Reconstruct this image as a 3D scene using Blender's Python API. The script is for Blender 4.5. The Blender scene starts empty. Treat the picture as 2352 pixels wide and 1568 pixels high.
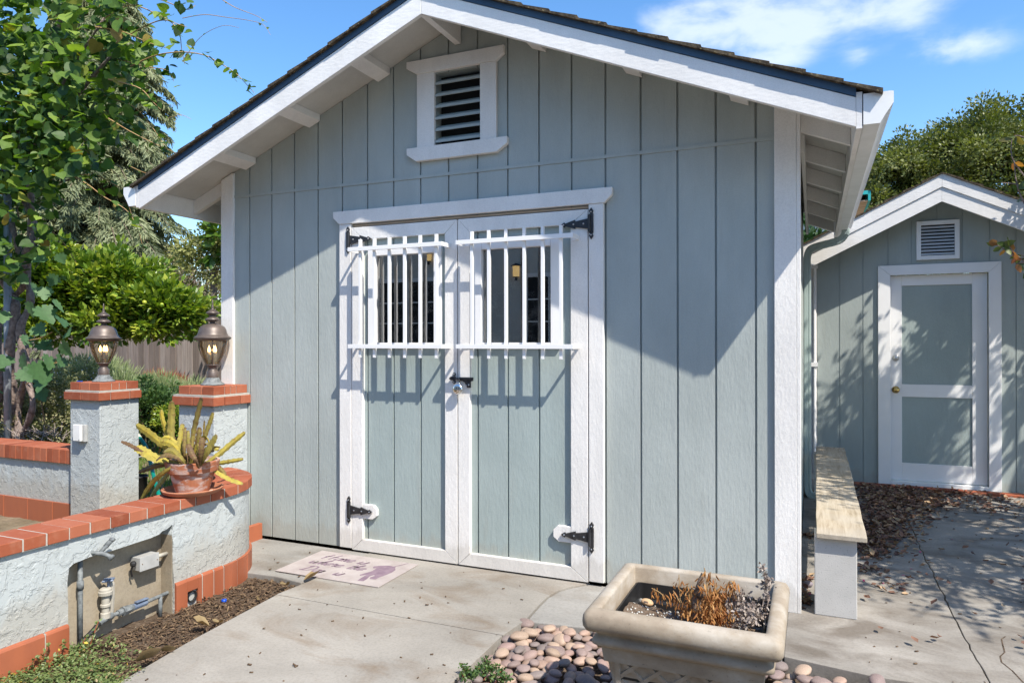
import bpy, bmesh, math, random
import numpy as np
from mathutils import Vector, Matrix
random.seed(7); RNG = np.random.default_rng(7)
S = bpy.context.scene
COL = S.collection
PI = math.pi
R = math.radians
# ------------------------------------------------------------------ camera numbers (used to lay out far things)
YAW, ROLL, F, CAM = 0.40655, -0.0014, 1607.1, Vector((3.7307, -3.8856, 1.3892))
_r = Vector((math.cos(YAW), math.sin(YAW), 0)); _f = Vector((-math.sin(YAW), math.cos(YAW), 0)); _u = Vector((0, 0, 1))
def depth_at(px, py, d):
    return CAM + _f*d + _r*((px-1176)/F*d) - _u*((py-784)/F*d)
def at(px, py, Y):
    v = _f + _r*((px-1176)/F) - _u*((py-784)/F)
    return CAM + v*((Y-CAM.y)/v.y)
# ------------------------------------------------------------------ mesh helper
class MB:
    def __init__(s): s.v = []; s.f = []; s.m = []; s.attr = []
    def add(s, vs, fs, m=0):
        o = len(s.v); s.v += [tuple(p) for p in vs]; s.f += [tuple(i+o for i in f) for f in fs]; s.m += [m]*len(fs); return s
    def box(s, x0, x1, y0, y1, z0, z1, m=0):
        return s.add([(x0,y0,z0),(x1,y0,z0),(x1,y1,z0),(x0,y1,z0),(x0,y0,z1),(x1,y0,z1),(x1,y1,z1),(x0,y1,z1)],
                     [(0,3,2,1),(4,5,6,7),(0,1,5,4),(1,2,6,5),(2,3,7,6),(3,0,4,7)], m)
    def prism(s, pts, ax, a, b, m=0):
        n = len(pts)
        def P(p, t):
            return (t,p[0],p[1]) if ax == 'x' else (p[0],t,p[1]) if ax == 'y' else (p[0],p[1],t)
        vs = [P(p,a) for p in pts]+[P(p,b) for p in pts]
        fs = [tuple(range(n)), tuple(range(2*n-1, n-1, -1))]+[(i,(i+1)%n,(i+1)%n+n,i+n) for i in range(n)]
        return s.add(vs, fs, m)
    def tube(s, pts, r, n=8, m=0, cap=True):
        pts = [Vector(p) for p in pts]; k = len(pts)
        rs = r if isinstance(r, (list, tuple)) else [r]*k
        vs = []; up = Vector((0,0,1)); prev = None
        for i, p in enumerate(pts):
            t = (pts[min(i+1,k-1)]-pts[max(i-1,0)]).normalized()
            if prev is None:
                a = t.cross(up)
                if a.length < 1e-3: a = t.cross(Vector((1,0,0)))
                a.normalize()
            else:
                a = prev - t*prev.dot(t); a.normalize()
            prev = a; b = t.cross(a)
            for j in range(n):
                c = 2*PI*j/n; vs.append(p+(a*math.cos(c)+b*math.sin(c))*rs[i])
        fs = [(i*n+j, i*n+(j+1)%n, (i+1)*n+(j+1)%n, (i+1)*n+j) for i in range(k-1) for j in range(n)]
        if cap: fs += [tuple(range(n-1,-1,-1)), tuple(range((k-1)*n, k*n))]
        return s.add(vs, fs, m)
    def lathe(s, prof, c, n=24, m=0, cap=False):
        vs = [(c[0]+r*math.cos(2*PI*j/n), c[1]+r*math.sin(2*PI*j/n), c[2]+z) for r, z in prof for j in range(n)]
        fs = [(i*n+j, i*n+(j+1)%n, (i+1)*n+(j+1)%n, (i+1)*n+j) for i in range(len(prof)-1) for j in range(n)]
        if cap: fs += [tuple(range(n-1,-1,-1)), tuple(range((len(prof)-1)*n, len(prof)*n))]
        return s.add(vs, fs, m)
    def ball(s, c, r, n=8, m=0):
        rx, ry, rz = r if isinstance(r, (tuple, list)) else (r,r,r)
        k = max(4, n//2); vs = []
        for i in range(1, k):
            for j in range(n):
                t = PI*i/k; a = 2*PI*j/n
                vs.append((c[0]+rx*math.sin(t)*math.cos(a), c[1]+ry*math.sin(t)*math.sin(a), c[2]+rz*math.cos(t)))
        fs = [(i*n+j, i*n+(j+1)%n, (i+1)*n+(j+1)%n, (i+1)*n+j) for i in range(k-2) for j in range(n)]
        vs += [(c[0],c[1],c[2]+rz),(c[0],c[1],c[2]-rz)]; T = len(vs)-2
        fs += [(T,(j+1)%n,j) for j in range(n)]+[(T+1,(k-2)*n+j,(k-2)*n+(j+1)%n) for j in range(n)]
        return s.add(vs, fs, m)
def wloc(o):
    v = Vector((0,0,0))
    while o: v += o.location; o = o.parent
    return v
def obj(name, mb, mat, parent=None, smooth=False, bevel=0, recalc=True, rnd=None):
    me = bpy.data.meshes.new(name)
    off = wloc(parent)
    vs = [(v[0]-off.x, v[1]-off.y, v[2]-off.z) for v in mb.v]
    me.from_pydata(vs, [], mb.f)
    mats = mat if isinstance(mat, (list, tuple)) else [mat]
    for m in mats: me.materials.append(m)
    if len(mats) > 1: me.polygons.foreach_set('material_index', mb.m)
    if recalc:
        bm = bmesh.new(); bm.from_mesh(me); bmesh.ops.recalc_face_normals(bm, faces=bm.faces); bm.to_mesh(me); bm.free()
    if smooth: me.polygons.foreach_set('use_smooth', [True]*len(me.polygons))
    if rnd is not None:
        a = me.attributes.new('rnd', 'FLOAT', 'POINT'); a.data.foreach_set('value', rnd)
    me.update()
    o = bpy.data.objects.new(name, me); COL.objects.link(o)
    if parent: o.parent = parent
    if bevel:
        b = o.modifiers.new('bevel', 'BEVEL'); b.width = bevel; b.segments = 2; b.limit_method = 'ANGLE'; b.angle_limit = R(40)
    return o
def tag(o, label=None, cat=None, group=None, kind=None):
    if label: o['label'] = label
    if cat: o['category'] = cat
    if group: o['group'] = group
    if kind: o['kind'] = kind
    return o
def thing(name, label, cat, loc=(0,0,0), group=None):
    o = bpy.data.objects.new(name, None); COL.objects.link(o); o.location = loc; o.empty_display_size = .1
    return tag(o, label, cat, group)
def smoothpath(pts, n=6):
    P = [Vector(p) for p in pts]; out = []
    for i in range(len(P)-1):
        a, b, c, d = P[max(i-1,0)], P[i], P[i+1], P[min(i+2,len(P)-1)]
        for k in range(n):
            t = k/n
            out.append(.5*((2*b)+(c-a)*t+(2*a-5*b+4*c-d)*t*t+(3*b-a-3*c+d)*t**3))
    out.append(P[-1]); return out
# ------------------------------------------------------------------ materials
class NT:
    def __init__(s, name):
        s.mat = bpy.data.materials.new(name); s.mat.use_nodes = True; s.t = s.mat.node_tree; s.t.nodes.clear()
        s.out = s.n('ShaderNodeOutputMaterial'); s.b = s.n('ShaderNodeBsdfPrincipled'); s.l(s.b, 'BSDF', s.out, 'Surface')
        s.tc = s.n('ShaderNodeTexCoord')
    def n(s, t, **k):
        x = s.t.nodes.new(t)
        for a, v in k.items(): setattr(x, a, v)
        return x
    def l(s, a, ao, b, bi): s.t.links.new(a.outputs[ao], b.inputs[bi])
    def map(s, sc, loc=(0,0,0), src='Object'):
        m = s.n('ShaderNodeMapping'); m.inputs['Scale'].default_value = sc if isinstance(sc,(tuple,list)) else (sc,sc,sc); m.inputs['Location'].default_value = loc
        s.l(s.tc, src, m, 'Vector'); return m
    def noise(s, sc, scale=1, detail=5, rough=.55, dist=0, loc=(0,0,0)):
        x = s.n('ShaderNodeTexNoise'); x.inputs['Scale'].default_value = scale; x.inputs['Detail'].default_value = detail; x.inputs['Roughness'].default_value = rough; x.inputs['Distortion'].default_value = dist
        s.l(s.map(sc, loc), 'Vector', x, 'Vector'); return x
    def ramp(s, src, out, stops):
        r = s.n('ShaderNodeValToRGB'); e = r.color_ramp.elements
        while len(e) < len(stops): e.new(.5)
        for i, (p, c) in enumerate(stops):
            e[i].position = p; e[i].color = (*c, 1) if isinstance(c, (tuple,list)) else (c,c,c,1)
        s.l(src, out, r, 'Fac'); return r
    def mix(s, a, b, f, mode='MIX'):
        m = s.n('ShaderNodeMix', data_type='RGBA', blend_type=mode)
        for x, i in ((a, 6), (b, 7)):
            if isinstance(x, tuple) and hasattr(x[0], 'outputs'): s.t.links.new(x[0].outputs[x[1]], m.inputs[i])
            else: m.inputs[i].default_value = (*x, 1)
        if isinstance(f, tuple): s.t.links.new(f[0].outputs[f[1]], m.inputs[0])
        else: m.inputs[0].default_value = f
        return m
    def bump(s, src, out, strength, dist, prev=None):
        b = s.n('ShaderNodeBump'); b.inputs['Strength'].default_value = strength; b.inputs['Distance'].default_value = dist
        s.l(src, out, b, 'Height')
        if prev: s.l(prev, 'Normal', b, 'Normal')
        s.l(b, 'Normal', s.b, 'Normal'); return b
    def base(s, node, out): s.l(node, out, s.b, 'Base Color')
    def rough(s, v, spec=.5, metal=0):
        s.b.inputs['Roughness'].default_value = v; s.b.inputs['Specular IOR Level'].default_value = spec; s.b.inputs['Metallic'].default_value = metal
def pmat(name, c1, c2, nsc=3, rough=.7, spec=.4, bump=0, bsc=60, bd=.003, metal=0, lo=.35, hi=.65, detail=6, speck=None):
    t = NT(name); a = t.noise(nsc, detail=detail); r = t.ramp(a, 'Fac', [(lo, c1), (hi, c2)]); src = (r, 'Color')
    if speck:
        k = t.noise(speck[0], detail=2); kr = t.ramp(k, 'Fac', [(speck[1], 0), (speck[1]+.06, 1)]); m = t.mix(src, speck[2], (kr, 'Color')); src = (m, 'Result')
    t.l(src[0], 2 if src[1] == 'Result' else src[1], t.b, 'Base Color')
    t.rough(rough, spec, metal)
    if bump: b = t.noise(bsc, detail=5); t.bump(b, 'Fac', bump, bd)
    return t.mat
def fixmix(t, m, target='Base Color'): t.t.links.new(m.outputs[2], t.b.inputs[target])
# rough-sawn painted wood
def painted(name, col, col2, grain=(50,50,7), bumpd=.004, bstr=.55, dirt=(.30,.29,.25), dirtamt=.10, ax='z'):
    t = NT(name)
    big = t.noise(1.1, detail=4); c = t.ramp(big, 'Fac', [(.35, col), (.7, col2)])
    st = t.noise((9,9,1.2) if ax == 'z' else (1.2,9,9), detail=7, rough=.7); sr = t.ramp(st, 'Fac', [(.58, 0), (.85, 1)])
    mm = t.n('ShaderNodeMath', operation='MULTIPLY'); t.l(sr, 'Color', mm, 0); mm.inputs[1].default_value = dirtamt*4
    mx = t.mix((c, 'Color'), dirt, (mm, 0))
    sp = t.noise(160, detail=2); spr = t.ramp(sp, 'Fac', [(.2, .88), (.6, 1.0)])
    m2 = t.mix((mx, 2), (spr, 'Color'), 1.0, 'MULTIPLY')
    sp3 = t.n('ShaderNodeSeparateXYZ'); geo = t.n('ShaderNodeNewGeometry'); t.l(geo, 'Position', sp3, 'Vector'); nz_ = t.noise((14,14,5), detail=5)
    ad = t.n('ShaderNodeMath', operation='MULTIPLY_ADD'); t.l(nz_, 'Fac', ad, 0); ad.inputs[1].default_value = -.22; t.l(sp3, 'Z', ad, 2)
    dr = t.ramp(ad, 0, [(0, .30), (.0, .25), (.05, 0)]); m2 = t.mix((m2, 2), (.30,.26,.20), (dr, 'Color'))
    vn_ = t.ramp(t.noise((3,3,1.1), detail=6, rough=.65, loc=(9,3,1)), 'Fac', [(.35, .90), (.65, 1.05)]); m2 = t.mix((m2, 2), (vn_, 'Color'), 1.0, 'MULTIPLY'); fixmix(t, m2)
    g = t.noise(grain, detail=7, rough=.72, dist=.6); w = t.n('ShaderNodeTexVoronoi'); w.inputs['Scale'].default_value = 1; t.l(t.map((70,70,28) if ax == 'z' else (28,70,70)), 'Vector', w, 'Vector')
    b1 = t.bump(g, 'Fac', bstr, bumpd); t.bump(w, 'Distance', .22, .003, b1)
    t.rough(.72, .3); return t.mat
M = {}
M['sage'] = painted('sage_paint', (.375,.412,.392), (.425,.458,.436))
M['sage_door'] = painted('sage_door_paint', (.325,.385,.370), (.362,.418,.402), grain=(38,38,5))
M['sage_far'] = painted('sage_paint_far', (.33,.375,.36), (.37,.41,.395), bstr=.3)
M['white'] = painted('white_paint_rough', (.76,.735,.70), (.81,.785,.75), grain=(60,60,26), bumpd=.004, bstr=.5, dirtamt=.03)
M['white_eave'] = painted('white_paint_eave', (.75,.73,.70), (.80,.78,.75), grain=(26,60,60), bumpd=.002, bstr=.25, dirtamt=.03, ax='x')
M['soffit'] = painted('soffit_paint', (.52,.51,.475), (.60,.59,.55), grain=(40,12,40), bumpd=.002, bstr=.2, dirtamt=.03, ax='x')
M['white_metal'] = pmat('white_enamel', (.79,.78,.765), (.82,.81,.80), 6, rough=.35, spec=.5)
M['gutter'] = pmat('gutter_enamel', (.70,.70,.68), (.78,.78,.77), 8, rough=.4, spec=.5)
M['navy'] = pmat('navy_trim', (.030,.060,.105), (.04,.08,.13), 4, rough=.55)
M['shingle'] = pmat('asphalt_shingle', (.035,.028,.022), (.10,.08,.055), 28, rough=.95, spec=.1, bump=.8, bsc=90, bd=.006, speck=(60,.62,(.20,.16,.09)))
M['dark'] = pmat('dark_interior', (.02,.02,.022), (.03,.03,.03), 2, rough=.9)
M['downspout'] = pmat('sage_metal', (.30,.37,.35), (.35,.42,.40), 5, rough=.5, spec=.4)
M['ironblack'] = pmat('black_iron', (.012,.012,.014), (.03,.03,.033), 40, rough=.42, spec=.5, bump=.2, bsc=120, bd=.001)
M['screw'] = pmat('zinc_screw', (.5,.5,.5), (.6,.6,.6), 10, rough=.35, metal=1)
M['chrome'] = pmat('polished_steel', (.75,.75,.74), (.8,.8,.8), 10, rough=.13, metal=1)
M['brass'] = pmat('brass', (.6,.42,.15), (.65,.45,.18), 10, rough=.3, metal=1)
M['bronze'] = pmat('bronze_paint', (.085,.065,.055), (.14,.11,.095), 14, rough=.45, spec=.5, metal=.25)
M['galv'] = pmat('galvanised_steel', (.10,.11,.115), (.21,.225,.225), 45, rough=.75, metal=.1, bump=.3, bsc=80, bd=.001)
M['galvpost'] = pmat('galvanised_post', (.20,.23,.26), (.30,.33,.36), 12, rough=.6, metal=.3)
M['pvc'] = pmat('aged_pvc', (.33,.305,.255), (.42,.39,.33), 20, rough=.5)
M['bluegrey'] = pmat('blue_grey_plastic', (.10,.13,.19), (.15,.19,.26), 30, rough=.5)
M['greybox'] = pmat('grey_box', (.32,.32,.31), (.40,.40,.385), 14, rough=.55)
M['blackplastic'] = pmat('black_plastic', (.012,.012,.013), (.02,.02,.02), 10, rough=.4)
M['hose'] = pmat('green_hose', (.0,.16,.12), (.0,.20,.15), 8, rough=.4)
M['cream'] = pmat('cream_fitting', (.62,.58,.45), (.68,.64,.5), 8, rough=.5)
M['blue'] = pmat('blue_plastic', (.0,.05,.35), (.0,.06,.42), 8, rough=.35)
M['teal'] = pmat('teal_paint', (.02,.32,.33), (.03,.38,.38), 6, rough=.6)
M['tan'] = pmat('tan_boards', (.42,.30,.20), (.52,.38,.26), 6, rough=.7)
M['palewall'] = pmat('pale_stucco', (.55,.55,.50), (.62,.61,.56), 3, rough=.9)
# stucco
t = NT('blue_white_stucco')
c = t.ramp(t.noise(2.5, detail=5), 'Fac', [(.3, (.38,.41,.41)), (.7, (.44,.468,.465))])
dirt = t.ramp(t.noise((5,5,3), detail=6), 'Fac', [(.60, 0), (.80, .35)]); m = t.mix((c, 'Color'), (.33,.33,.30), (dirt, 'Color'))
sp3 = t.n('ShaderNodeSeparateXYZ'); geo = t.n('ShaderNodeNewGeometry'); t.l(geo, 'Position', sp3, 'Vector'); ad = t.n('ShaderNodeMath', operation='MULTIPLY_ADD'); t.l(t.noise((9,9,4), detail=6), 'Fac', ad, 0); ad.inputs[1].default_value = -.45; t.l(sp3, 'Z', ad, 2)
dr = t.ramp(ad, 0, [(0, .5), (.12, 0)]); m = t.mix((m, 2), (.33,.29,.23), (dr, 'Color')); fixmix(t, m)
n1 = t.noise(13, detail=5, rough=.62, dist=.5); r1 = t.ramp(n1, 'Fac', [(.50, 0), (.56, 1)])
n2 = t.noise(30, detail=6, rough=.68, dist=.3, loc=(3,1,2)); r2 = t.ramp(n2, 'Fac', [(.52, 0), (.60, 1)])
n3 = t.noise(110, detail=4, rough=.7)
b = t.bump(r1, 'Color', .5, .006); b = t.bump(r2, 'Color', .4, .0045, b); t.bump(n3, 'Fac', .5, .003, b)
t.rough(.9, .2); M['stucco'] = t.mat
# brick & tile
t = NT('terracotta_brick')
oi = t.n('ShaderNodeAttribute'); oi.attribute_name = 'rnd'
c = t.ramp(oi, 'Fac', [(0, (.22,.058,.028)), (.3, (.285,.078,.037)), (.7, (.325,.097,.049)), (1, (.35,.125,.070))])
a = t.ramp(t.noise(16, detail=8, rough=.7), 'Fac', [(.50, 0), (.72, .42)]); m = t.mix((c, 'Color'), (.40,.19,.12), (a, 'Color')); fixmix(t, m)
t.bump(t.noise(70, detail=5, rough=.7), 'Fac', .5, .0022); t.rough(.8, .25); M['brick'] = t.mat
M['mortar'] = pmat('mortar', (.36,.335,.29), (.43,.405,.355), 30, rough=.95, bump=.6, bsc=120, bd=.002)
t = NT('terracotta_tile')
oi = t.n('ShaderNodeAttribute'); oi.attribute_name = 'rnd'
c = t.ramp(oi, 'Fac', [(0, (.28,.080,.035)), (1, (.37,.115,.055))])
a = t.ramp(t.noise((14,14,5), detail=5), 'Fac', [(.45, 0), (.8, .55)]); m = t.mix((c, 'Color'), (.25,.08,.045), (a, 'Color')); fixmix(t, m)
t.bump(t.noise(30), 'Fac', .15, .001); t.rough(.5, .4); M['tile'] = t.mat
# concrete
def concrete(name, c1, c2, stain, stainlo=.5, sp=.9):
    t = NT(name)
    a = t.ramp(t.noise((2.2,3.0,2), detail=8, rough=.65, dist=.5), 'Fac', [(.3, c1), (.7, c2)])
    s1 = t.ramp(t.noise((2.2,4.0,2), detail=7, rough=.6, dist=.8, loc=(4,2,0)), 'Fac', [(stainlo, 0), (stainlo+.22, .85)]); m = t.mix((a, 'Color'), stain, (s1, 'Color'))
    s3 = t.ramp(t.noise((.9,1.1,1), detail=5, rough=.55, dist=.4, loc=(7,5,0)), 'Fac', [(.35, .80), (.65, 1.10)]); m = t.mix((m, 2), (s3, 'Color'), 1, 'MULTIPLY')
    s2 = t.ramp(t.noise(70, detail=4, rough=.7), 'Fac', [(.25, .76), (.55, 1)]); m2 = t.mix((m, 2), (s2, 'Color'), sp, 'MULTIPLY')
    s4 = t.ramp(t.noise(26, detail=2, rough=.5, loc=(1,9,4)), 'Fac', [(.73, 1), (.77, .62)]); m2 = t.mix((m2, 2), (s4, 'Color'), .8, 'MULTIPLY')
    fixmix(t, m2)
    t.bump(t.noise(130, detail=6, rough=.75), 'Fac', .55, .003, t.bump(t.noise(9, detail=5), 'Fac', .3, .008)); t.rough(.88, .25); return t.mat
M['concrete'] = concrete('worn_concrete', (.255,.235,.205), (.325,.302,.266), (.20,.155,.112))
M['concrete_pad'] = concrete('grey_concrete', (.255,.245,.225), (.315,.30,.275), (.19,.165,.135), .5)
M['concrete_old'] = concrete('old_concrete', (.25,.228,.198), (.345,.318,.280), (.15,.125,.10), .46)
M['alcove'] = concrete('recess_concrete', (.33,.27,.19), (.43,.37,.28), (.25,.20,.14), .5)
t = NT('concrete_block'); c = t.ramp(t.noise(10, detail=6), 'Fac', [(.3, (.44,.43,.405)), (.7, (.50,.485,.46))])
vo = t.n('ShaderNodeTexNoise'); vo.inputs['Scale'].default_value = 150; vo.inputs['Detail'].default_value = 2; t.l(t.tc, 'Object', vo, 'Vector')
pr = t.ramp(vo, 'Fac', [(.28, .6), (.38, 1)]); m = t.mix((c, 'Color'), (pr, 'Color'), 1, 'MULTIPLY'); fixmix(t, m)
t.bump(vo, 'Fac', .45, .002); t.rough(.95, .15); M['block'] = t.mat
# planter cast stone
t = NT('cast_stone'); c = t.ramp(t.noise((4,4,6), detail=7, rough=.65), 'Fac', [(.3, (.19,.145,.105)), (.5, (.31,.255,.19)), (.72, (.46,.42,.36))])
pr = t.ramp(t.noise(110, detail=3), 'Fac', [(.26, .5), (.36, 1)]); m = t.mix((c, 'Color'), (pr, 'Color'), .7, 'MULTIPLY'); fixmix(t, m)
t.bump(t.noise(60, detail=6, rough=.7), 'Fac', .4, .0025); t.rough(.75, .35); M['planter'] = t.mat
# soil, mulch, ground
M['soil'] = pmat('dark_soil', (.075,.053,.037), (.135,.10,.072), 25, rough=.98, spec=.1, bump=1, bsc=60, bd=.02, speck=(90,.66,(.34,.29,.22)))
M['perlite'] = pmat('potting_mix', (.085,.058,.04), (.19,.14,.10), 40, rough=.98, spec=.1, bump=1, bsc=90, bd=.01, speck=(75,.64,(.36,.34,.31)))
M['mulch'] = pmat('bark_mulch', (.07,.045,.035), (.17,.12,.09), 30, rough=.95, spec=.1)
M['ground'] = pmat('dry_ground', (.14,.11,.07), (.24,.19,.13), 3, rough=.98, spec=.1, bump=.8, bsc=20, bd=.03)
# pebble: object colour
t = NT('river_stone'); oi = t.n('ShaderNodeObjectInfo')
a = t.ramp(t.noise(22, detail=5, rough=.6, dist=.5), 'Fac', [(.3, .72), (.7, 1.15)]); m = t.mix((oi, 'Color'), (a, 'Color'), 1, 'MULTIPLY'); fixmix(t, m)
t.bump(t.noise(90, detail=4), 'Fac', .25, .0015); t.rough(.62, .35); M['stone'] = t.mat
# plank
t = NT('weathered_plank')
g = t.noise((45,3,45), detail=7, rough=.7, dist=.7); c = t.ramp(g, 'Fac', [(.25, (.19,.145,.09)), (.5, (.36,.30,.22)), (.75, (.47,.41,.32))])
a = t.ramp(t.noise(4, detail=4), 'Fac', [(.4, 0), (.75, .5)]); m = t.mix((c, 'Color'), (.40,.375,.33), (a, 'Color')); fixmix(t, m)
t.bump(g, 'Fac', .5, .003); t.rough(.85, .2); M['plank'] = t.mat
t = NT('grey_fence_wood'); at_ = t.n('ShaderNodeAttribute'); at_.attribute_name = 'rnd'
c = t.ramp(at_, 'Fac', [(0, (.18,.145,.125)), (.5, (.27,.22,.195)), (1, (.37,.315,.285))])
g = t.ramp(t.noise((30,30,1.6), detail=6, rough=.7), 'Fac', [(.3, .62), (.65, 1.1)]); m = t.mix((c, 'Color'), (g, 'Color'), 1, 'MULTIPLY'); fixmix(t, m); t.rough(.95, .1)
M['fence'] = t.mat
M['bark'] = pmat('bark', (.13,.095,.07), (.27,.21,.165), 22, rough=.95, spec=.1, bump=1, bsc=40, bd=.012)
M['vinewood'] = pmat('vine_wood', (.13,.095,.08), (.29,.23,.20), 28, rough=.9, spec=.15, bump=1, bsc=45, bd=.01)
M['shoot'] = pmat('young_shoot', (.30,.17,.07), (.38,.26,.12), 12, rough=.7)
# terracotta pot with lime
t = NT('limed_terracotta'); c = t.ramp(t.noise(9, detail=5), 'Fac', [(.3, (.32,.11,.055)), (.7, (.40,.16,.085))])
a = t.ramp(t.noise((11,11,26), detail=6, rough=.65, dist=.8), 'Fac', [(.47, 0), (.62, .9)]); m = t.mix((c, 'Color'), (.48,.42,.39), (a, 'Color')); fixmix(t, m)
t.bump(t.noise(70), 'Fac', .2, .001); t.rough(.85, .2); M['pot'] = t.mat
M['saucer'] = pmat('terracotta_saucer', (.33,.12,.06), (.42,.18,.10), 10, rough=.8, speck=(14,.62,(.56,.40,.30)))
# leaves
def leafmat(name, stops, rough=.45, trans=.35, spec=.45, tcol=None):
    t = NT(name); a = t.n('ShaderNodeAttribute'); a.attribute_name = 'rnd'
    c = t.ramp(a, 'Fac', stops); n = t.ramp(t.noise(35, detail=3), 'Fac', [(.3, .85), (.7, 1.12)]); m = t.mix((c, 'Color'), (n, 'Color'), 1, 'MULTIPLY')
    fixmix(t, m); t.rough(rough, spec)
    tr = t.n('ShaderNodeBsdfTranslucent'); g = t.mix((m, 2), tcol or (1.5,1.7,.5), 1, 'MULTIPLY'); t.t.links.new(g.outputs[2], tr.inputs['Color'])
    ms = t.n('ShaderNodeMixShader'); ms.inputs[0].default_value = trans
    t.l(t.b, 'BSDF', ms, 1); t.l(tr, 'BSDF', ms, 2); t.l(ms, 0, t.out, 'Surface'); return t.mat
M['vineleaf'] = leafmat('vine_leaf', [(0, (.02,.052,.012)), (.35, (.048,.105,.018)), (.7, (.11,.185,.028)), (.93, (.22,.31,.05)), (1, (.26,.15,.04))], rough=.55, trans=.36, spec=.4)
M['grapeleaf'] = leafmat('grape_leaf', [(0, (.045,.11,.04)), (1, (.09,.17,.06))], rough=.6, trans=.25)
M['citrusleaf'] = leafmat('citrus_leaf', [(0, (.045,.10,.016)), (.4, (.12,.20,.026)), (.75, (.25,.31,.035)), (1, (.46,.47,.06))], rough=.34, trans=.25)
M['coniferleaf'] = leafmat('cedar_needles', [(0, (.07,.09,.045)), (.45, (.165,.19,.095)), (1, (.30,.32,.17))], rough=.7, trans=.12)
M['oakleaf'] = leafmat('evergreen_leaf', [(0, (.045,.06,.015)), (.5, (.12,.14,.033)), (.9, (.22,.23,.07)), (1, (.30,.30,.11))], rough=.5, trans=.2)
M['brushleaf'] = leafmat('dry_shrub_leaf', [(0, (.16,.18,.06)), (.5, (.32,.31,.14)), (1, (.48,.40,.26))], rough=.7, trans=.2)
M['rosemary'] = leafmat('rosemary_leaf', [(0, (.09,.12,.045)), (.5, (.22,.23,.10)), (.9, (.36,.33,.18)), (1, (.42,.33,.24))], rough=.65, trans=.15)
M['lavender'] = leafmat('lavender_leaf', [(0, (.14,.20,.08)), (.6, (.28,.33,.16)), (1, (.38,.39,.26))], rough=.7, trans=.25)
M['darkshrub'] = leafmat('dark_shrub_leaf', [(0, (.025,.06,.02)), (.6, (.06,.12,.035)), (1, (.15,.22,.06))], rough=.5, trans=.2)
M['flower'] = pmat('pale_blue_flower', (.50,.50,.72), (.62,.62,.80), 20, rough=.7)
M['redgrass'] = leafmat('red_grass', [(0, (.25,.07,.03)), (1, (.38,.14,.08))], rough=.7, trans=.3, tcol=(1.4,1,.8))
M['grass'] = leafmat('lawn_grass', [(0, (.07,.14,.02)), (.7, (.16,.25,.04)), (1, (.32,.33,.13))], rough=.6, trans=.3)
M['purslane'] = leafmat('purslane_leaf', [(0, (.075,.12,.035)), (.6, (.15,.20,.06)), (.92, (.22,.25,.10)), (.97, (.30,.16,.10)), (1, (.55,.42,.03))], rough=.5, trans=.2)
M['redlitter'] = leafmat('red_brown_leaf', [(0, (.10,.05,.038)), (.5, (.24,.13,.085)), (1, (.44,.31,.18))], rough=.75, trans=.1, tcol=(1.2,1,.7))
M['dryleaf'] = leafmat('dry_leaf', [(0, (.10,.06,.035)), (.5, (.24,.16,.09)), (1, (.45,.35,.20))], rough=.75, trans=.15, tcol=(1.2,1,.7))
M['biglitter'] = leafmat('tan_dry_leaf', [(0, (.22,.155,.075)), (1, (.34,.25,.125))], rough=.75, trans=.2, tcol=(1.2,1,.7))
M['orangeleaf'] = leafmat('withered_leaf', [(0, (.24,.09,.025)), (.5, (.42,.19,.055)), (1, (.56,.32,.12))], rough=.75, trans=.3, tcol=(1.3,1,.6))
M['paledry'] = leafmat('pale_withered_leaf', [(0, (.20,.15,.125)), (1, (.42,.36,.31))], rough=.85, trans=.15, tcol=(1.1,1,.9))
M['fruit'] = pmat('green_orange', (.28,.36,.03), (.40,.42,.04), 8, rough=.4, spec=.5)
t = NT('yellow_cactus'); a = t.n('ShaderNodeAttribute'); a.attribute_name = 'rnd'
c = t.ramp(a, 'Fac', [(0, (.14,.075,.045)), (.25, (.24,.17,.06)), (.5, (.36,.30,.075)), (.85, (.47,.38,.065)), (1, (.54,.40,.045))])
n = t.ramp(t.noise(55, detail=4), 'Fac', [(.60, 0), (.70, .85)]); m = t.mix((c, 'Color'), (.22,.10,.04), (n, 'Color'))
n2 = t.ramp(t.noise(14, detail=4, loc=(5,5,5)), 'Fac', [(.3, .75), (.7, 1.15)]); m = t.mix((m, 2), (n2, 'Color'), 1, 'MULTIPLY'); fixmix(t, m)
t.bump(t.noise(40), 'Fac', .4, .003); t.rough(.6, .3); tr_ = t.n('ShaderNodeBsdfTranslucent'); t.t.links.new(m.outputs[2], tr_.inputs['Color']); ms_ = t.n('ShaderNodeMixShader'); ms_.inputs[0].default_value = .2; t.l(t.b, 'BSDF', ms_, 1); t.l(tr_, 'BSDF', ms_, 2); t.l(ms_, 0, t.out, 'Surface'); M['cactus'] = t.mat
# glass
def glass(name, tint, refl, rough=0., dust=0):
    t = NT(name); t.t.nodes.remove(t.b)
    tr = t.n('ShaderNodeBsdfTransparent'); tr.inputs['Color'].default_value = (*tint, 1)
    gl = t.n('ShaderNodeBsdfGlossy'); gl.inputs['Roughness'].default_value = rough; gl.inputs['Color'].default_value = (1,1,1,1)
    fr = t.n('ShaderNodeFresnel'); fr.inputs['IOR'].default_value = refl
    ms = t.n('ShaderNodeMixShader'); t.l(fr, 0, ms, 0); t.l(tr, 0, ms, 1); t.l(gl, 0, ms, 2); last = ms
    if dust:
        df = t.n('ShaderNodeBsdfDiffuse'); df.inputs['Color'].default_value = (.5,.5,.5,1)
        a = t.ramp(t.noise(9, detail=8, rough=.8), 'Fac', [(.5, 0), (.9, dust)]); m2 = t.n('ShaderNodeMixShader'); t.l(a, 'Color', m2, 0); t.l(ms, 0, m2, 1); t.l(df, 0, m2, 2); last = m2
    t.l(last, 0, t.out, 'Surface'); return t.mat
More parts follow.
